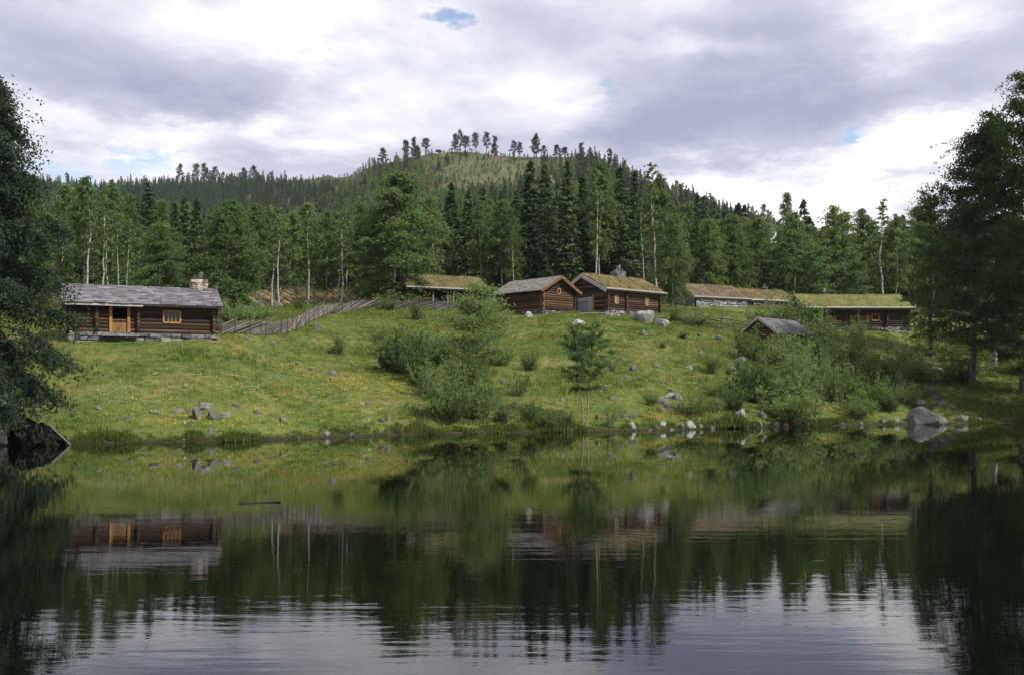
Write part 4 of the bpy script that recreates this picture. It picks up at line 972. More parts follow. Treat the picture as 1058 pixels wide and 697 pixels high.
# --- stone barn and its neighbour
def stone_wall(h, sides, key, w=.5, hh=.26):
    for sd in sides:
        half = h.L / 2 if sd in 'fb' else h.W / 2; mb = MB()
        if sd in 'fb': y = -h.W / 2 if sd == 'f' else h.W / 2; mb.box(-half, half, y - .18, y + .18, -1.0, h.ztop)
        else:
            x = -h.L / 2 if sd == 'l' else h.L / 2; T = .18
            mb.box(x - T, x + T, -half + .181, half - .181, -1.0, h.ztop)
            mb.add([(x - T, -half, h.ztop + .003), (x - T, half, h.ztop + .003), (x - T, 0, h.ztop + h.rise - .06), (x + T, -half, h.ztop + .003), (x + T, half, h.ztop + .003), (x + T, 0, h.ztop + h.rise - .06)], [(0, 2, 1), (3, 4, 5), (0, 1, 4, 3), (1, 2, 5, 4), (2, 0, 3, 5)])
        wl = h.part('wall', mb, M['soil'])
        if sd == 'b': continue
        z = -.3
        while z < h.ztop + (h.rise if sd in 'lr' else 0) - .1:
            e = half if z + hh < h.ztop else half * max(0, 1 - (z + hh - h.ztop) / h.rise); p = -e
            while p < e - .1:
                q = min(w * h.r.uniform(.5, 1.6), e - p); c = p + q / 2; p += q; o = h.r.uniform(.0, .07)
                loc, rz = ((c, -h.W / 2 - .14 - o, z + hh / 2), 0) if sd == 'f' else (((-1 if sd == 'l' else 1) * (h.L / 2 + .14 + o), c, z + hh / 2), R(90))
                link('stone', h.r.choice(BLOCKS[key]), wl, loc, (0, h.r.uniform(-.06, .06), rz), (q * .98, .3, hh * h.r.uniform(.85, 1.05)))
            z += hh
E = House('stone_barn', 'low stone barn with brown turf roof beyond the yellow-green lawn', 'barn', 718, 118, 25, 'l', 7.4, 6.2, .0, 1.45, 1.6, ox=.4, oy=.45, dz=-.4)
stone_wall(E, 'fblr', 'barn_stone'); E.roof(.1); E.turf('turf_brown', .24, 2400, 'turf_blade_brown'); E.barge((-1,), 'barge_grey', .3); E.barge((1,), 'grey_wood', .2)
E2 = House('turf_house', 'turf-roofed stone house half hidden beside the stone barn', 'house', 777, 124, 22, 'l', 6.4, 6.0, .0, 1.5, 1.45, ox=.4, oy=.45, dz=-1.0)
stone_wall(E2, 'fblr', 'wall_stone'); E2.roof(.1); E2.turf('turf', .22, 1500, 'turf_blade_brown'); E2.barge((-1, 1), 'grey_wood', .22); E2.chimney(.6, 0, .8, .7, .45, 'chimney_dark', 1.1)

# --- long log house under green turf
G = House('long_log_house', 'long low log house with yellow-green turf roof behind the shrubs', 'house', 833, 107, 1, 'l', 11.0, 6.0, .25, 1.95, 1.35, ox=.5, oy=.55)
G.foundation('wall_stone', 'fl', 3, .5, 1.8, .75)
gw = G.lx(904); gdx = (G.lx(869), G.lx(878))
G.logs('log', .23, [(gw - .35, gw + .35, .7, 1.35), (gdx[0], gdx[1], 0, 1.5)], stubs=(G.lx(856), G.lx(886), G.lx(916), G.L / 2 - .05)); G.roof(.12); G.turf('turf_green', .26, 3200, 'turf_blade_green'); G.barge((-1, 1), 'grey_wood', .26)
G.window(gw, .72, .64, .6, muntins=1); G.chimney(G.lx(859) + .15, .1, 1.2, .9, .55, 'chimney_dark', 1.1)
dr = empty('door', (0, 0, 0)); dr.parent = G.root
for k in range(5):
    w = (gdx[1] - gdx[0]) / 5; plank(G, 'board', gdx[0] + k * w + .006, gdx[0] + (k + 1) * w - .006, -G.W / 2 - .06, -G.W / 2, G.zf + .01, G.zf + 1.49, 'log', dr)

# --- small slate hut among the shrubs
Hh = House('slate_hut', 'small hut with grey slate roof half hidden by shrubs', 'hut', 803, 90, 46, 'l', 6.0, 3.5, .2, 1.55, 1.2, ox=.45, oy=.4)
Hh.foundation('wall_stone', 'fl', 1, .6, 1.6); Hh.logs('log_dark', .23); Hh.roof(.08); Hh.slates(.5, .34, joined=True, sides=(-1, 1), mat='slate'); Hh.barge((-1,), 'barge_grey', .2); Hh.barge((1,), 'grey_wood', .18)

# --- white house far up the slope
def far_house():
    x, y, z = at(790, 440); rt = empty('white_house', (x, y, z - 1), R(18)); tag(rt, 'small white house with dark roof far up behind the trees', 'house')
    L, W, H_, rs = 8.4, 7.0, 8.0, 2.6
    link('wall', MB().box(-L / 2, L / 2, -W / 2, W / 2, -2, H_).add([(-L / 2 + .01, -W / 2, H_), (-L / 2 + .01, W / 2, H_), (-L / 2 + .01, 0, H_ + rs), (L / 2 - .01, -W / 2, H_), (L / 2 - .01, W / 2, H_), (L / 2 - .01, 0, H_ + rs)], [(0, 2, 1), (3, 4, 5), (0, 3, 5, 2), (1, 2, 5, 4)]).mesh('wall', M['white_paint']), rt)
    a = math.atan2(rs, W / 2); m = MB()
    for sd in (-1, 1):
        p = lambda xx, s, n: (xx, sd * (s * math.cos(a) + n * math.sin(a)), H_ + rs - s * math.sin(a) + n * math.cos(a)); S = (W / 2 + .7) / math.cos(a)
        v = [p(xx, s, n) for n in (.04, .28) for s in (0, S) for xx in (-L / 2 - .6, L / 2 + .6)]; m.add(v, [(0, 2, 3, 1), (4, 5, 7, 6), (0, 1, 5, 4), (2, 6, 7, 3), (0, 4, 6, 2), (1, 3, 7, 5)])
    rf = m.mesh('roof', M['dark_roof']); ro = link('roof', rf, rt); link('chimney', MB().box(-2.4, -1.6, -.4, .4, H_ + rs - 1, H_ + rs + 1.0).mesh('chimney', M['white_paint']), ro)
    for xx in (-2.2, 1.4):
        wn = link('window', MB().box(xx - .55, xx + .55, -W / 2 - .06, -W / 2 - .01, H_ - 2.2, H_ - .9).mesh('window', M['white_paint']), rt)
        link('pane', MB().box(xx - .45, xx + .45, -W / 2 - .08, -W / 2 - .061, H_ - 2.1, H_ - 1.0).mesh('pane', M['glass']), wn)
far_house()

# --- bench in front of the turf-roofed house
def bench():
    x, y, z = at(620, 98.3); b = empty('bench', (x, y, z), R(-6)); tag(b, 'plain grey plank bench on the grass before the turf-roofed log house', 'bench')
    link('seat', MB().box(-1.9, 1.9, -.17, .17, .40, .46).mesh('seat', M['board_grey']), b)
    for xx in (-1.6, 0, 1.6): link('leg', MB().box(xx - .06, xx + .06, -.14, .14, -.15, .398).mesh('leg', M['grey_wood']), b)
bench()

# ------------------------------------------------------------------ fences
SLAT = [pole_mesh('slat', i, M['fence_wood'], .55) for i in range(4)]; SLATF = [pole_mesh('slat', 10 + i, M['fence_wood_fresh'], .55) for i in range(3)]; POST = [pole_mesh('post', 20 + i, M['post_wood'], .7) for i in range(3)]; RAIL = [pole_mesh('rail', 30 + i, M['fence_wood'], .7) for i in range(3)]
def resample(pts, step):
    P = np.array(pts); d = np.r_[0, np.cumsum(np.linalg.norm(np.diff(P, axis=0), axis=1))]; s = np.arange(0, d[-1], step); return np.stack([np.interp(s, d, P[:, 0]), np.interp(s, d, P[:, 1])], 1), d[-1]
def aim(o, a, b, d):
    v = Vector(b) - Vector(a); o.location = a; o.rotation_mode = 'QUATERNION'; o.rotation_quaternion = v.to_track_quat('Z', 'Y'); o.scale = (d, d, v.length)
def slat_fence(label, path, seed, slats=SLAT, height=1.1, run=2.3, step=.2, post=1.55, ptall=.35, flip=1, thick=1.0):
    r = random.Random(seed); pts = [((px - CX) / F * Y, Y) for px, Y in path]; Q, Ln = resample(pts, .05)
    e = empty('pole_fence', (pts[0][0], pts[0][1], tz(*pts[0]))); tag(e, label, 'fence'); base = Vector(e.location)
    def g(s):
        k = int(max(0, min(len(Q) - 1, s / .05))); return Q[k]
    s = -run * .5
    while s < Ln - .3:
        a0, b0 = (s, s + run) if flip > 0 else (s + run, s)
        ca, cb = min(max(a0, 0), Ln - .06), min(max(b0, 0), Ln - .06); ja = r.uniform(-.04, .04)
        fa, fb = [abs(c - a0) / run for c in (ca, cb)]
        pa, pb = g(ca), g(cb); off = r.uniform(-.09, .09)
        za = tz(*pa) + .06 + height * fa * .9; zb = tz(*pb) + height * r.uniform(.86, 1.08) * fb
        if abs(ca - cb) > .5: 
            o = link('slat', r.choice(slats), e); aim(o, Vector((pa[0] + off, pa[1] + ja, za)) - base, Vector((pb[0] + off * .6, pb[1] + ja * .5, zb)) - base, r.uniform(.07, .11) * thick)
        s += step * r.uniform(.7, 1.3)
    s = .1
    while s < Ln:
        p = g(s); q = g(min(s + .2, Ln - .06)); t = np.array(q) - np.array(p); t = t / (np.linalg.norm(t) + 1e-6); nrm = np.array([-t[1], t[0]])
        for sg in (-1, 1):
            f = np.array(p) + nrm * sg * .17; z = tz(*f); tl = r.uniform(-.05, .05)
            o = link('post', r.choice(POST), e); aim(o, Vector((f[0], f[1], z - .25)) - base, Vector((f[0] + tl, f[1] + r.uniform(-.04, .04), z + height + ptall * r.uniform(.6, 1.3))) - base, r.uniform(.075, .1))
        s += post * r.uniform(.85, 1.15)
    return e
def rail_fence(label, path, seed, rails=4, height=1.1, post=1.6, ptall=.7, pair=True):
    r = random.Random(seed); pts = [((px - CX) / F * Y, Y) for px, Y in path]; Q, Ln = resample(pts, post)
    e = empty('rail_fence', (pts[0][0], pts[0][1], tz(*pts[0]))); tag(e, label, 'fence'); base = Vector(e.location)
    for i, p in enumerate(Q):
        for sg in ((-1, 1) if pair else (0,)):
            x, y = p[0] + sg * .12, p[1] + sg * .14; z = tz(x, y); o = link('post', r.choice(POST), e); aim(o, Vector((x, y, z - .25)) - base, Vector((x + r.uniform(-.08, .08), y, z + height + ptall * r.uniform(.5, 1.2))) - base, r.uniform(.06, .085))
        if i + 1 < len(Q):
            q = Q[i + 1]
            for k in range(rails):
                za = height * (k + .6) / rails; a = Vector((p[0] - .15, p[1], tz(*p) + za + r.uniform(-.08, .08))); b = Vector((q[0] + .15, q[1] + .03, tz(*q) + za + r.uniform(-.08, .08)))
                o = link('rail', r.choice(RAIL), e); aim(o, a - base, b - base, r.uniform(.09, .13))
    return e
slat_fence('grey slanting pole fence climbing from the slate-roofed cabin past the open shed', [(226, 69), (272, 73), (293, 77), (318, 86), (340, 93), (372, 98), (410, 100), (452, 101), (490, 102.6), (508, 104)], 1, SLAT, 1.0, 3.3, .22)
slat_fence('short pole fence with fresh orange slats at the forest edge', [(247, 105), (292, 106), (332, 107), (386, 106)], 2, SLATF, 1.6, 2.6, .3, 1.9, .25, flip=-1, thick=1.7)
rail_fence('tall-posted rail fence below the stone barn', [(694, 102), (720, 100.5), (745, 99), (776, 97.5)], 3, 4, 1.15, 1.35, .9)
rail_fence('rail fence on the slope before the long log house', [(866, 97), (900, 96.5), (938, 96)], 4, 3, 1.0, 1.7, .4, False)
rail_fence('rail fence in the sunny clearing beyond the shady birches', [(1016, 108), (1050, 107), (1090, 106)], 5, 3, 1.1, 1.9, .3, False)

# ------------------------------------------------------------------ rocks
def rock_mesh(name, seed, sub, mat, flat=.62):
    bm = bmesh.new(); bmesh.ops.create_icosphere(bm, subdivisions=sub, radius=1.0); r = np.random.default_rng(seed)
    n = r.normal(size=(16, 3)); n /= np.linalg.norm(n, axis=1, keepdims=True); dcut = r.uniform(.5, .88, 16); ph = r.uniform(0, 6.28, (5, 3)); fr = r.normal(size=(5, 3)) * 3.2
    for q in bm.verts:
        p = np.array(q.co); d = n @ p; k = np.max(d / dcut); p = p / max(1.0, k)
        p = p * (1 + .045 * sum(math.sin(fr[i] @ p + ph[i, 0]) for i in range(5)) * .5); p[2] *= flat; q.co = Vector(p)
    me = bpy.data.meshes.new(name); bm.to_mesh(me); bm.free(); me.materials.append(mat); return me
RK = {k: [rock_mesh('rock', s + i, 3, M[k]) for i in range(n)] for k, s, n in (('rock', 0, 7), ('rock_pale', 20, 4), ('rock_red', 30, 2), ('rock_dark', 40, 3))}
LAND = [(150, 335, 'slate-roofed cabin'), (212, 428, 'rock cluster in the left meadow'), (348, 358, 'lone dark bush on the meadow'), (450, 400, 'willow thicket'), (493, 350, 'young birch on the slope'), (560, 322, 'dark log shed'), (650, 318, 'turf-roofed log house'), (603, 390, 'slim waterside sapling'),
        (692, 414, 'heap of stones'), (735, 375, 'small bush on the right slope'), (740, 335, 'tall-posted rail fence'), (820, 412, 'big waterside willow'), (785, 385, 'dark thicket by the hut'), (956, 430, 'great waterside boulder'), (1005, 385, 'shady birch trunk'), (385, 318, 'pole fence'), (280, 312, 'orange-slatted fence'), (410, 438, 'waterside below the willow thicket'), (650, 440, 'orange-red flowers at the waterside'), (330, 400, 'yellow flower patch')]
rocks = []
def rock(px, py, w, hh, key='rock', lab=None, dep=1.0, z=None, sink=.7):
    x, y, zz = ground_at(px, py - hh * .08); s = w / F * y * .5; sz = hh / F * y
    me = random.choice(RK[key]); zmax = max(v.co.z for v in me.vertices); zmin = min(v.co.z for v in me.vertices)
    k = sz * (1 + sink) / (zmax - zmin)
    o = link('boulder' if w > 15 else 'rock', me, None, (x, y + s * dep * .7, zz + sz - zmax * k), (random.uniform(-.12, .12), random.uniform(-.12, .12), random.choice((0, 3.14)) + random.uniform(-.4, .4)), (s * 1.08, s * dep, k))
    tag(o, lab, 'rock', 'rocks on the bank'); rocks.append((o, px, py, w, hh, key, lab)); return o
RL = [(202, 434, 15, 13), (209, 425, 24, 9), (219, 434, 18, 9), (231, 432, 14, 7), (159, 428, 13, 5), (130, 434, 13, 4), (183, 427, 14, 5), (243, 421, 13, 5), (265, 428, 10, 5), (291, 436, 13, 5), (198, 437, 8, 4), (217, 450, 9, 7), (187, 361, 8, 4), (205, 380, 5, 3), (171, 407, 5, 4),
      (280, 356, 9, 4), (287, 355, 5, 3), (254, 351, 8, 3), (306, 377, 6, 3), (321, 383, 6, 4), (100, 423, 10, 3), (328, 408, 8, 3), (326, 342, 10, 9), (341, 388, 12, 6), (341, 393, 5, 3), (345, 411, 4, 3), (381, 418, 8, 4), (394, 436, 12, 4), (401, 435, 9, 5), (363, 451, 6, 4), (337, 450, 10, 5),
      (520, 397, 6, 5), (532, 417, 8, 3), (405, 324, 8, 3), (619, 338, 7, 3), (665, 347, 12, 6), (677, 355, 5, 4), (589, 365, 8, 4), (645, 373, 9, 4), (655, 384, 9, 8), (679, 380, 9, 4), (725, 369, 10, 7), (724, 348, 8, 4), (711, 355, 6, 3), (648, 392, 4, 5), (626, 403, 8, 4), (621, 407, 6, 4), (633, 414, 11, 5),
      (642, 432, 9, 6), (654, 432, 11, 5), (618, 433, 6, 5), (704, 443, 7, 5), (724, 442, 6, 4), (685, 396, 7, 4), (742, 352, 10, 5), (748, 366, 8, 4), (766, 374, 17, 6), (757, 384, 11, 6), (760, 431, 8, 6), (788, 432, 10, 7), (744, 436, 6, 8), (780, 441, 5, 4), (786, 441, 6, 5), (770, 441, 8, 4), (802, 440, 9, 4), (834, 440, 10, 6), (861, 369, 8, 6), (784, 399, 8, 7),
      (927, 437, 8, 5), (913, 437, 9, 5), (951, 419, 17, 7), (995, 435, 17, 6), (1011, 435, 10, 4), (1039, 435, 13, 4), (986, 424, 10, 6), (970, 384, 14, 5), (957, 387, 9, 4), (919, 423, 13, 4), (1014, 426, 6, 2), (263, 320, 17, 10), (286, 320, 15, 9), (694, 446, 6, 3), (590, 446, 6, 3), (672, 446, 5, 3), (870, 440, 7, 3), (890, 439, 6, 3), (308, 453, 5, 3), (262, 455, 6, 3), (735, 443, 8, 4), (752, 442, 7, 4)]
for q in RL: rock(*q)
for q in [(417, 445, 9, 7), (190, 438, 6, 3), (547, 329, 14, 7), (598, 336, 14, 6), (713, 382, 10, 5), (581, 415, 5, 4), (653, 443, 9, 7), (684, 441, 11, 6), (715, 443, 15, 8), (768, 432, 17, 9), (189, 456, 4, 3), (496, 401, 9, 6)]: rock(*q, key='rock_pale')
rock(667, 335, 24, 14, 'rock_pale', 'large pale boulder in front of the turf-roofed log house'); rock(684, 338, 17, 8, 'rock_pale', 'pale slab leaning beside the large pale boulder')
for q in [(241, 390, 15, 3), (813, 440, 9, 4)]: rock(*q, key='rock_red')
for q in [(684, 419, 18, 8), (701, 414, 11, 8), (690, 422, 10, 6), (697, 423, 9, 6), (685, 426, 7, 5), (693, 405, 8, 4)]: rock(*q, key='rock')
rock(692, 412, 16, 6, 'rock_pale', 'white-topped slab crowning the heap of stones')
for q in [(946, 402, 7, 6), (962, 406, 8, 6), (968, 414, 9, 7), (944, 396, 8, 5), (964, 396, 7, 5), (975, 420, 10, 6), (952, 411, 6, 4)]: rock(*q, key='rock_dark')
# the great boulder at the mouth of the brook
big = rock_mesh('great_boulder', 85, 4, M['rock'], .8); bx, by = (957 - CX) / F * 70.8, 70.8
ob = link('boulder', big, None, (bx, by, .12), (0, 0, .2), (1.75, 1.2, 1.45)); tag(ob, 'great grey boulder standing in the water at the mouth of the brook', 'rock', 'rocks on the bank')
def name_rocks():
    d = {}
    for o, px, py, w, hh, key, lab in rocks:
        if lab: continue
        px0, py0, nm = min(LAND, key=lambda q: (q[0] - px) ** 2 + ((q[1] - py) * 1.6) ** 2)
        side = ('left of' if px < px0 else 'right of') if abs(px - px0) > abs(py - py0) * 1.2 else ('above' if py < py0 else 'below')
        shape = 'flat' if hh / w < .45 else 'rounded' if hh / w > .62 else 'low'; size = 'small ' if w < 8 else 'big ' if w > 13 else ''
        col = {'rock': 'grey', 'rock_pale': 'pale', 'rock_red': 'reddish', 'rock_dark': 'dark wet'}[key]
        d.setdefault(f'{size}{shape} {col} rock {side} the {nm}', []).append((px, o))
    for k, L in d.items():
        L.sort(key=lambda q: q[0])
        for i, (px, o) in enumerate(L): o['label'] = k if len(L) == 1 else f'{k}, {ORD[i]} from the left'
name_rocks()

# ------------------------------------------------------------------ shrubs and waterside trees
def bush(kind, px, py, w, top, label, var=0, name='shrub', cat='shrub', parts=('stem', 'foliage')):
    x, y, z = ground_at(px, py); plant(name, kind, px, y, top - 2, w * 1.28, var=var, loc=(x, y + .2, z), label=label, cat=cat, parts=parts, group='shrubs on the bank')
for a in [
    ('dark_shrub', 409, 385, 50, 340, 'dark bushy willow at the left end of the meadow thicket'), ('dark_shrub', 437, 398, 38, 356, 'dark willow in the middle of the meadow thicket'), ('willow', 467, 434, 66, 374, 'large pale-leaved willow at the foot of the meadow thicket'),
    ('willow', 455, 380, 46, 335, 'mid-green willow at the back of the meadow thicket'), ('willow', 515, 377, 36, 346, 'willow bush right of the young birch on the slope'), ('dark_shrub', 505, 422, 22, 384, 'dark bush below the young birch on the slope'), ('thin_shrub', 422, 362, 30, 338, 'loose thin bush above the meadow thicket'),
    ('dark_shrub', 549, 383, 19, 359, 'small dark bush alone on the slope below the log shed'), ('dark_shrub', 521, 437, 22, 414, 'low dark bush at the waterside below the young birch'), ('dark_shrub', 549, 437, 20, 410, 'upright dark bush at the waterside left of the slim sapling'), ('dark_shrub', 431, 331, 17, 310, 'small round bush against the pole fence before the open shed'),
    ('dark_shrub', 404, 322, 22, 307, 'dark low bush under the big birch by the pole fence'), ('dark_shrub', 348, 367, 16, 342, 'lone small dark bush on the left meadow'), ('thin_shrub', 390, 352, 20, 330, 'wispy bush on the crest of the meadow'),
    ('thin_shrub', 630, 442, 16, 406, 'thin upright bush at the waterside right of the slim sapling'), ('dark_shrub', 567, 443, 30, 422, 'low bush at the water edge left of the slim sapling'), ('dark_shrub', 588, 443, 18, 424, 'low bush at the foot of the slim sapling'), ('thin_shrub', 634, 384, 12, 364, 'faint thin bush in the middle of the right slope'),
    ('willow', 673, 419, 14, 400, 'small bush left of the heap of stones'), ('willow', 716, 431, 34, 403, 'leafy bush right of the heap of stones'), ('willow', 737, 386, 19, 356, 'small bush standing alone high on the right slope'), ('dark_shrub', 705, 350, 10, 342, 'tiny bush below the tall-posted rail fence'), ('dark_shrub', 686, 360, 6, 351, 'tiny dark bush on the bare right slope'),
    ('dark_shrub', 760, 424, 26, 394, 'dark bush between the heap of stones and the big waterside willow'), ('willow', 739, 426, 18, 405, 'pale small bush beside the dark waterside bush'), ('thin_shrub', 741, 410, 24, 386, 'brownish thin bush above the waterside bushes'),
    ('dark_shrub', 784, 417, 46, 352, 'tall dark thicket bush below the slate hut'), ('willow', 822, 438, 72, 386, 'big pale willow hanging over the waterside'), ('willow', 808, 382, 44, 336, 'leafy bush hiding the front of the slate hut'), ('dark_shrub', 845, 374, 48, 332, 'dark bush at the right end of the slate hut'),
    ('willow', 862, 416, 42, 366, 'willow right of the big waterside willow'), ('thin_shrub', 895, 400, 44, 350, 'loose grey-green bush below the long log house'), ('willow', 905, 420, 44, 384, 'bush left of the brook'), ('dark_shrub', 920, 425, 30, 398, 'dark bush close beside the brook'),
    ('willow', 806, 345, 46, 299, 'tall birch bush between the stone barn and the hut', 1), ('dark_shrub', 832, 352, 40, 312, 'dark bush before the left end of the long log house', 1), ('willow', 857, 352, 14, 322, 'slim bush before the long log house', 2), ('willow', 888, 360, 22, 322, 'bush before the middle of the long log house', 3), ('thin_shrub', 930, 382, 46, 344, 'loose bush before the right end of the long log house', 1),
    ('dark_shrub', 883, 418, 34, 390, 'dark bush between two willows at the waterside', 2), ('willow', 720, 337, 26, 319, 'bush behind the tall-posted rail fence', 1), ('dark_shrub', 699, 333, 16, 318, 'dark bush at the right corner of the turf-roofed log house', 2), ('willow', 945, 395, 34, 362, 'bush above the brook', 2), ('dark_shrub', 990, 396, 36, 368, 'dark undergrowth at the foot of the shady birch', 3),
    ('willow', 428, 372, 44, 326, 'feathery willow at the top of the meadow thicket'), ('willow', 478, 404, 50, 346, 'feathery willow around the stem of the young birch'), ('willow', 448, 410, 40, 366, 'feathery willow on the left flank of the pale-leaved willow'), ('thin_shrub', 536, 410, 26, 376, 'wispy bush right of the meadow thicket'), ('willow', 494, 434, 34, 396, 'willow at the waterside under the young birch'),
    ('willow', 776, 372, 40, 334, 'leafy bush covering the gable of the slate hut'), ('willow', 828, 408, 50, 352, 'tall willow behind the big waterside willow'), ('dark_shrub', 800, 420, 40, 372, 'dark bush between the tall dark thicket and the big waterside willow'), ('willow', 852, 392, 44, 344, 'willow below the right end of the slate hut'), ('willow', 876, 384, 40, 336, 'willow on the slope left of the rail fence'), ('willow', 890, 432, 40, 402, 'low willow at the waterside left of the brook'), ('willow', 914, 404, 44, 352, 'tall willow on the slope above the brook'), ('willow', 936, 420, 30, 388, 'small willow at the lip of the brook'), ('willow', 845, 358, 36, 318, 'bush hiding the left wall of the long log house'),
    ('dark_shrub', 1048, 386, 40, 364, 'dark undergrowth near the rail fence in the clearing', 0), ('willow', 240, 336, 34, 304, 'leafy bush between the slate-roofed cabin and the orange-slatted fence', 1), ('willow', 262, 332, 34, 312, 'low bush under the orange-slatted fence', 2), ('dark_shrub', 309, 320, 12, 309, 'small round bush before the orange-slatted fence', 1), ('willow', 770, 352, 20, 330, 'bush at the gable of the slate hut', 3)]:
    bush(*a[:6], var=(a[6] if len(a) > 6 else random.randrange(4)))

def hero(name, label, px, Y, top, args, loc=None, rot=0.0):
    x, y, z = loc or at(px, Y); H_ = CAMH + (CY - top) / F * y - z; a = dict(args); t, c = broadleaf(name, H=H_, **a)
    e = empty(name, (x, y, z - .05), rot); link('trunk', t, e); link('crown', c, e); tag(e, label, 'tree', 'waterside trees'); return e
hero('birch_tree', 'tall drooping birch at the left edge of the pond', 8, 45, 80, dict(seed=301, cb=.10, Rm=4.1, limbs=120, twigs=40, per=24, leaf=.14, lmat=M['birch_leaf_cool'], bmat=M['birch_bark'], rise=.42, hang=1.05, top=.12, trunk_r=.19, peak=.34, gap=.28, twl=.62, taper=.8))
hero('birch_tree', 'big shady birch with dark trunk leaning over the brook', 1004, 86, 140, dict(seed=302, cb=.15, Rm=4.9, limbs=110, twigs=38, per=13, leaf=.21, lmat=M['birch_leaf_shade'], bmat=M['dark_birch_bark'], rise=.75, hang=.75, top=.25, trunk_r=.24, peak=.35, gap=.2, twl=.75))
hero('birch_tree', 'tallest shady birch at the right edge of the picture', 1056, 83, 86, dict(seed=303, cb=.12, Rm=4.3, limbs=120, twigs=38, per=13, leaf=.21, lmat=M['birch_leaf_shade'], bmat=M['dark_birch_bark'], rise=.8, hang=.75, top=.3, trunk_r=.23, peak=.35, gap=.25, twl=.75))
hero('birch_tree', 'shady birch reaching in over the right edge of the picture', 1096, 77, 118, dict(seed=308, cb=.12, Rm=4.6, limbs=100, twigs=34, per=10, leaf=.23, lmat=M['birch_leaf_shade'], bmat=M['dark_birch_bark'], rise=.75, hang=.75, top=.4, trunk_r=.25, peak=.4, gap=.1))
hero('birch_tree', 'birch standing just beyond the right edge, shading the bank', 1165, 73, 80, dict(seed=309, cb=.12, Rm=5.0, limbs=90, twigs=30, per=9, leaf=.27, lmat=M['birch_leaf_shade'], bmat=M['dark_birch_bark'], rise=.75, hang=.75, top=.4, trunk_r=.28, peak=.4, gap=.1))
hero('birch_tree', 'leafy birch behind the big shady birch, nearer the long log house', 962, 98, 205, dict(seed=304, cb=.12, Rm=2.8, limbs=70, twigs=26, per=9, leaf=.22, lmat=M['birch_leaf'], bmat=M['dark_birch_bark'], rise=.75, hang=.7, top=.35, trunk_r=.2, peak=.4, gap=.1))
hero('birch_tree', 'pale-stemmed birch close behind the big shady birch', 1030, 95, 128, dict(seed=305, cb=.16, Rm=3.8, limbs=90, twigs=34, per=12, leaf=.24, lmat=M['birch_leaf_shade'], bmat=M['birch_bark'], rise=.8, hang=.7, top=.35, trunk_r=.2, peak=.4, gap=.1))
hero('birch_tree', 'slim waterside sapling with two thin stems and a light green crown', 603, 0, 342, dict(seed=306, cb=.36, Rm=1.5, limbs=44, twigs=24, per=9, leaf=.125, lmat=M['alder_leaf'], bmat=M['sapling_bark'], rise=.75, hang=.35, top=.4, trunk_r=.045, stems=2, peak=.4, twl=1.0), ground_at(603, 437))
hero('birch_tree', 'young birch with bare orange-brown stem on the middle slope', 492, 0, 303, dict(seed=307, cb=.34, Rm=2.5, limbs=70, twigs=26, per=9, leaf=.14, lmat=M['willow_leaf'], bmat=M['sapling_bark'], rise=.8, hang=.5, top=.3, trunk_r=.06, peak=.3, twl=1.0), ground_at(492, 402))

# ------------------------------------------------------------------ left shore: root mass, fallen log; floating stick; brook
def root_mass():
    x, y, z = at(40, 45.4); e = empty('root_mass', (x, y, z)); tag(e, 'earthy root mass, shade painted in, on the shore under the tall drooping birch', 'roots')
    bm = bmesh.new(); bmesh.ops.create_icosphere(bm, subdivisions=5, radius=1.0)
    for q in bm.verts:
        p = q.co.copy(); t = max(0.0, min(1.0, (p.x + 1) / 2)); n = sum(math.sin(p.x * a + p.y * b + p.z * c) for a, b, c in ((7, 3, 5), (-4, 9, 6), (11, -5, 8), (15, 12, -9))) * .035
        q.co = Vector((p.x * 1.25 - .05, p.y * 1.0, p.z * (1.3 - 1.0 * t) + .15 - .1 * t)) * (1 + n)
    me = bpy.data.meshes.new('soil'); bm.to_mesh(me); bm.free(); me.materials.append(M['shaded_root_soil']); link('soil', me, e)
    r = np.random.default_rng(3)
    for k in range(26):
        a = r.uniform(-.9, .9); p0 = (a * 1.2, -.55 + r.uniform(-.2, .1), 1.25 - 1.0 * (a + .9) / 1.8 + r.uniform(-.3, .3))
        B = bend(p0, (r.uniform(-.3, .9), -r.uniform(.1, .6), -r.uniform(.1, .7)), r.uniform(.5, 1.3), 6, r, .5, .22); v, f = tubes([(B, np.linspace(r.uniform(.025, .05), .006, 7))], 5)
        link('root', mesh_np('root', v, f, M['root_wood'], True), e)
M['shaded_root_soil'] = surf('shaded_root_soil', [(.3, (.004, .0035, .003)), (.7, (.014, .011, .009))], 3, bump=.12, bscale=5, spec=.03, rough=1.0); M['root_wood'] = surf('root_wood', [(.3, (.008, .007, .006)), (.7, (.035, .028, .023))], 5)  # soil near-black: shade under the birch is put into its colour
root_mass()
def pole_thing(name, label, cat, a, b, d, mat):
    o = link(name, pole_mesh(name, 9, M[mat], .7)); aim(o, a, b, d); tag(o, label, cat)
z0 = tz(*at(52, 44.6)[:2])
pole_thing('fallen_log', 'short fallen log sloping into the water beside the dark root mass', 'log', ((50 - CX) / F * 45.4, 45.4, .95), ((73 - CX) / F * 45.0, 45.0, .02), .09, 'driftwood')
pole_thing('floating_stick', 'dark stick floating on the pond before the cabin reflection', 'stick', ((246 - CX) / F * 22.3, 22.3, .005), ((290 - CX) / F * 22.6, 22.6, .02), .06, 'dark_plank')

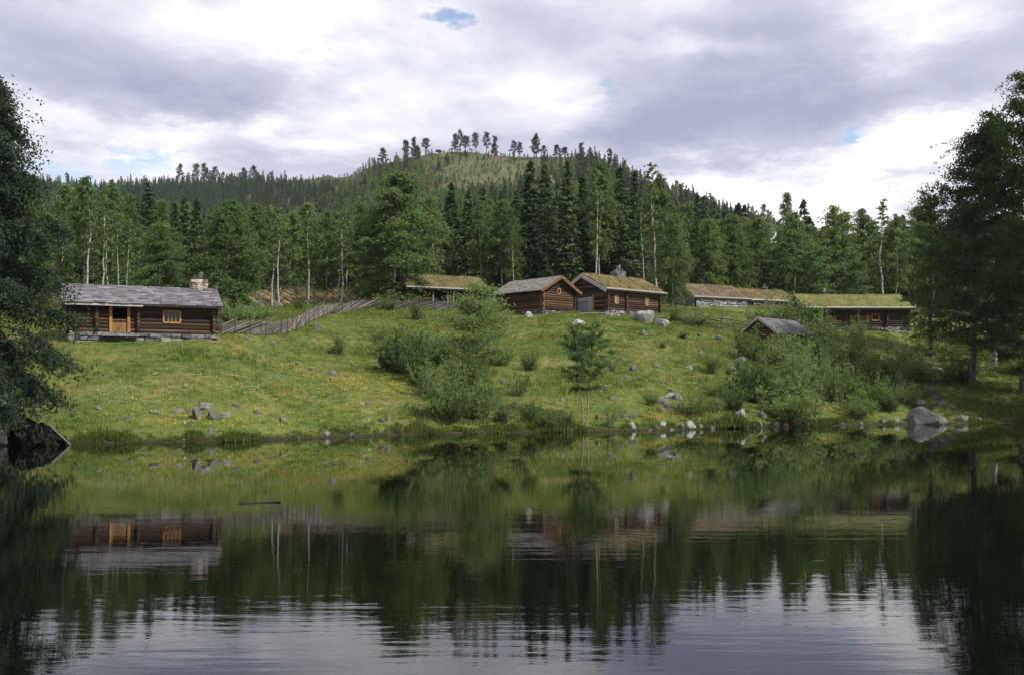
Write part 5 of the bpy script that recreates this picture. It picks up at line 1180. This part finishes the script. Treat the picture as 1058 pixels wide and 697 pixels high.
def brook():
    m, g, out = material('brook_water'); geo = g.node('ShaderNodeNewGeometry').outputs['Position']; x, y, z = g.sep(geo)
    n = g.noise(g.comb(g.m('MULTIPLY', x, 5.0), g.m('MULTIPLY', y, 1.4), g.m('MULTIPLY', z, 1.0)), 1.0, 5, .7)
    foam = g.m('MULTIPLY', g.mapr(n, .50, .62, 0, 1), g.m('MULTIPLY', g.mapr(y, 74, 77, 0, 1), g.mapr(y, 86, 90, 1, .15)))
    b = g.node('ShaderNodeBsdfPrincipled'); g.put(b.inputs['Base Color'], g.mix(foam, (.012, .012, .01), (.62, .65, .70))); g.put(b.inputs['Roughness'], g.mapr(foam, 0, 1, .05, .7)); b.inputs['IOR'].default_value = 1.33
    bn = g.node('ShaderNodeBump'); bn.inputs['Distance'].default_value = .06; g.put(bn.inputs['Height'], n); g.l.new(bn.outputs[0], b.inputs['Normal']); g.l.new(b.outputs[0], out.inputs['Surface'])
    Y = np.linspace(70.5, 96, 90); sx = np.interp(Y, [66, 72, 78, 84, 92, 104], [31.0, 30.4, 31.4, 33.0, 36.0, 41.0]) + np.sin(Y * 1.7) * .12
    zc = terrain(sx, Y); step = np.floor(zc / .28) * .28; fr = zc / .28 - np.floor(zc / .28); zc = np.maximum(step + .28 * np.clip((fr - .6) / .4, 0, 1) + .1, .03); V = []
    for i in range(90):
        for k in range(5): o = (k - 2) / 2; V.append((sx[i] + o * .5, Y[i], zc[i] - .06 * o * o + float(noise2(sx[i] + o, Y[i], 40, .3)) * .05))
    i = np.arange(89)[:, None] * 5 + np.arange(4)[None]; f = np.stack([i, i + 1, i + 6, i + 5], -1).reshape(-1, 4)
    o = link('brook', mesh_np('brook', np.array(V), f, m, True)); tag(o, 'narrow brook tumbling over dark stones into the pond', 'brook', kind='structure')
brook()

# ------------------------------------------------------------------ grass and flowers
def tuft(name, seed, n, h0, h1, spread, mat, wd=.022):
    r = np.random.default_rng(seed); az = r.uniform(0, 6.28, n); rr = np.sqrt(r.uniform(0, 1, n)) * spread; b = np.stack([np.cos(az) * rr, np.sin(az) * rr, np.full(n, -.03)], 1)
    h = r.uniform(h0, h1, n); a2 = r.uniform(0, 6.28, n); ln = r.uniform(.1, .5, n) * h; tip = b + np.stack([np.cos(a2) * ln, np.sin(a2) * ln, h], 1); mid = (b + tip) / 2 + np.stack([np.zeros(n), np.zeros(n), h * .12], 1)
    a3 = r.uniform(0, 6.28, n); d = np.stack([np.cos(a3), np.sin(a3), np.zeros(n)], 1) * wd
    v = np.stack([b - d, b + d, mid + d * .7, tip, mid - d * .7], 1).reshape(-1, 3); k = np.arange(n)[:, None] * 5
    f = np.concatenate([k + [0, 1, 2, 4]]); f2 = k + np.array([4, 2, 3, 3])
    tri = np.concatenate([np.concatenate([f[:, [0, 1, 2]], f[:, [0, 2, 3]]]), (k + np.array([4, 2, 3]))]); return mesh_np(name, v, tri, mat)
def flower(name, seed, n, h, mat, stem):
    r = np.random.default_rng(seed); mb = MB(); me = bpy.data.meshes.new(name); V = []; Fc = []; mi = []
    for i in range(n):
        x, y = r.normal(size=2) * .14; hh = h * r.uniform(.7, 1.15); q = len(V); V += [(x - .006, y, 0), (x + .006, y, 0), (x, y, hh)]; Fc.append((q, q + 1, q + 2)); mi.append(0)
        q = len(V); tl = r.normal(size=2) * .5; k = 6; s = r.uniform(.014, .026); V += [(x + math.cos(a) * s, y + math.sin(a) * s, hh + (math.cos(a) * tl[0] + math.sin(a) * tl[1]) * s) for a in np.arange(k) / k * 6.283]; V.append((x, y, hh + .012)); V.append((x, y, hh - .015))
        for a in range(k): Fc += [(q + a, q + (a + 1) % k, q + k), (q + (a + 1) % k, q + a, q + k + 1)]; mi += [1, 1]
    me.from_pydata(V, [], Fc); me.materials.append(stem); me.materials.append(mat)
    for p, m in zip(me.polygons, mi): p.material_index = m
    me.update(); return me
FOOT = [(h.ox_, h.oy_, h.c, h.s, h.L / 2 + .3, h.W / 2 + .3) for h in (A, B, Cc, D, E, E2, G, Hh)]
def meadow():
    r = np.random.default_rng(21); prot = [tuft('grass_tuft', i, 14, .05, .15, .2, M['grass_blade']) for i in range(4)] + [tuft('shore_shade_tuft', 10 + i, 15, .08, .24, .18, M['shore_shade_blade']) for i in range(3)] + [tuft('tall_tuft', 20 + i, 11, .12, .28, .13, M['grass_blade'], .016) for i in range(2)]
    n = 64000; Y = np.sqrt(r.uniform(43 ** 2, 114 ** 2, n)); px = r.uniform(-25, 1085, n); x = (px - CX) / F * Y
    x2 = r.uniform(-42, 42, 16000); px2 = None; sy = np.interp(CX + F * x2 / 56, sorted(PROF), [PROF[k][0][1] for k in sorted(PROF)])
    for _ in range(4): sy = np.interp(CX + F * x2 / sy, sorted(PROF), [PROF[k][0][1] for k in sorted(PROF)])
    y2 = sy + np.abs(r.normal(size=16000)) * .5 - .15
    X = np.r_[x, x2]; YY = np.r_[Y, y2]; Z = terrain(X, YY); sh = np.r_[np.zeros(n, bool), np.ones(16000, bool)]
    ok = Z > np.where(noise2(X, YY, 61, 1.6) + noise2(X, YY, 62, .6) * .6 > .02, .05, .17)
    for cx, cy, c, s, a, b in FOOT: lx = (X - cx) * c + (YY - cy) * s; ly = -(X - cx) * s + (YY - cy) * c; ok &= ~((np.abs(lx) < a) & (np.abs(ly) < b))
    brx = np.interp(YY, [66, 72, 78, 84, 92, 104], [31.0, 30.4, 31.4, 33.0, 36.0, 41.0]); ok &= ~((np.abs(X - brx) < .6) & (YY > 69))
    X, YY, Z, sh = X[ok], YY[ok], Z[ok], sh[ok]; n = len(X)
    shore_or_shade = (CX + F * X / YY > 945) | (sh) | (Z < .3)  # shore grass, plus the same dark tufts painting shade on the right bank
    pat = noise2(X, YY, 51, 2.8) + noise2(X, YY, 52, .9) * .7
    idx = np.where(shore_or_shade, 4 + r.integers(0, 3, n), np.where(pat > .26, 7 + r.integers(0, 2, n), r.integers(0, 4, n)))
    s = r.uniform(.7, 1.25, n) * (1 + np.clip(pat, -.4, .5) * .9) * np.interp(YY, [50, 110], [.95, 1.3]) * np.where(sh, .35 + 2.0 * np.clip(.15 + pat, 0, 1), 1)
    rot = np.stack([r.normal(size=n) * .08, r.normal(size=n) * .08, r.uniform(0, 6.28, n)], 1)
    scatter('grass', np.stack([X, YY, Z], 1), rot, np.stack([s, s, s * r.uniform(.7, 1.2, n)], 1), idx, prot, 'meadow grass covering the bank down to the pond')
    # flowers
    M['yellow_petal'] = surf('yellow_petal', [(.3, (.62, .42, .02)), (.7, (.75, .55, .04))], 5); M['white_petal'] = surf('white_petal', [(.3, (.62, .62, .58)), (.7, (.75, .75, .70))], 5); M['orange_petal'] = surf('orange_petal', [(.3, (.65, .07, .015)), (.7, (.75, .12, .02))], 5)
    def patch(name, label, spots, mat, seed, n, h):
        rr = np.random.default_rng(seed); pr = [flower(name, seed + i, 5, h, mat, M['grass_blade']) for i in range(3)]; P = []
        for px, py, sx, sy, k in spots:
            for _ in range(int(k * .5)): P.append(ground_at(px + rr.normal() * sx, min(py + rr.normal() * sy, 452)))
        P = np.array(P); P[:, :2] += rr.normal(size=(len(P), 2)) * .25; P[:, 2] = terrain(P[:, 0], P[:, 1]); P = P[P[:, 2] > .1]; m = len(P); s = rr.uniform(.7, 1.2, m)
        scatter(name, P, np.stack([np.zeros(m), np.zeros(m), rr.uniform(0, 6.28, m)], 1), np.stack([s, s, s], 1), rr.integers(0, 3, m), pr, label)
    patch('yellow_flowers', 'yellow buttercups dotting the meadow', [(372, 404, 26, 8, 150), (408, 402, 12, 6, 90), (345, 398, 20, 6, 50), (395, 393, 16, 4, 30), (330, 432, 60, 6, 60), (210, 437, 50, 5, 130), (280, 425, 30, 10, 40), (150, 420, 60, 20, 60), (310, 392, 16, 6, 40), (715, 424, 14, 6, 40), (885, 430, 24, 4, 90), (500, 436, 40, 4, 40), (440, 330, 14, 4, 25), (340, 370, 30, 8, 40), (545, 434, 14, 3, 20), (640, 420, 60, 12, 30), (880, 365, 20, 8, 30)], M['yellow_petal'], 500, 0, .22)
    patch('white_flowers', 'white wildflowers scattered in the left meadow', [(110, 412, 14, 4, 30), (165, 408, 30, 6, 25), (255, 404, 8, 2, 25), (380, 430, 3, 6, 22), (285, 395, 8, 3, 10), (690, 400, 10, 6, 16), (660, 385, 10, 6, 10), (200, 395, 60, 10, 20)], M['white_petal'], 520, 0, .24)
    x, y, z = ground_at(672, 437); e = link('red_flower_clump', flower('red_flower_clump', 3, 26, .34, M['orange_petal'], M['shore_shade_blade']), None, (x, y, z)); e.scale = (2.0, 1.6, 1.3); tag(e, 'small clump of orange-red flowers at the waterside', 'flowers')
meadow()

# ------------------------------------------------------------------ haze
def haze():
    m, g, out = material('haze'); pv = g.node('ShaderNodeVolumePrincipled'); pv.inputs['Color'].default_value = (.86, .91, 1.0, 1); pv.inputs['Density'].default_value = .00007; pv.inputs['Anisotropy'].default_value = .2
    g.l.new(pv.outputs[0], out.inputs['Volume'])
    o = link('haze', MB().box(-13000, 13000, -400, 10500, -4, 210).mesh('haze', m)); tag(o, 'faint summer haze over the far hill', kind='stuff')
haze()
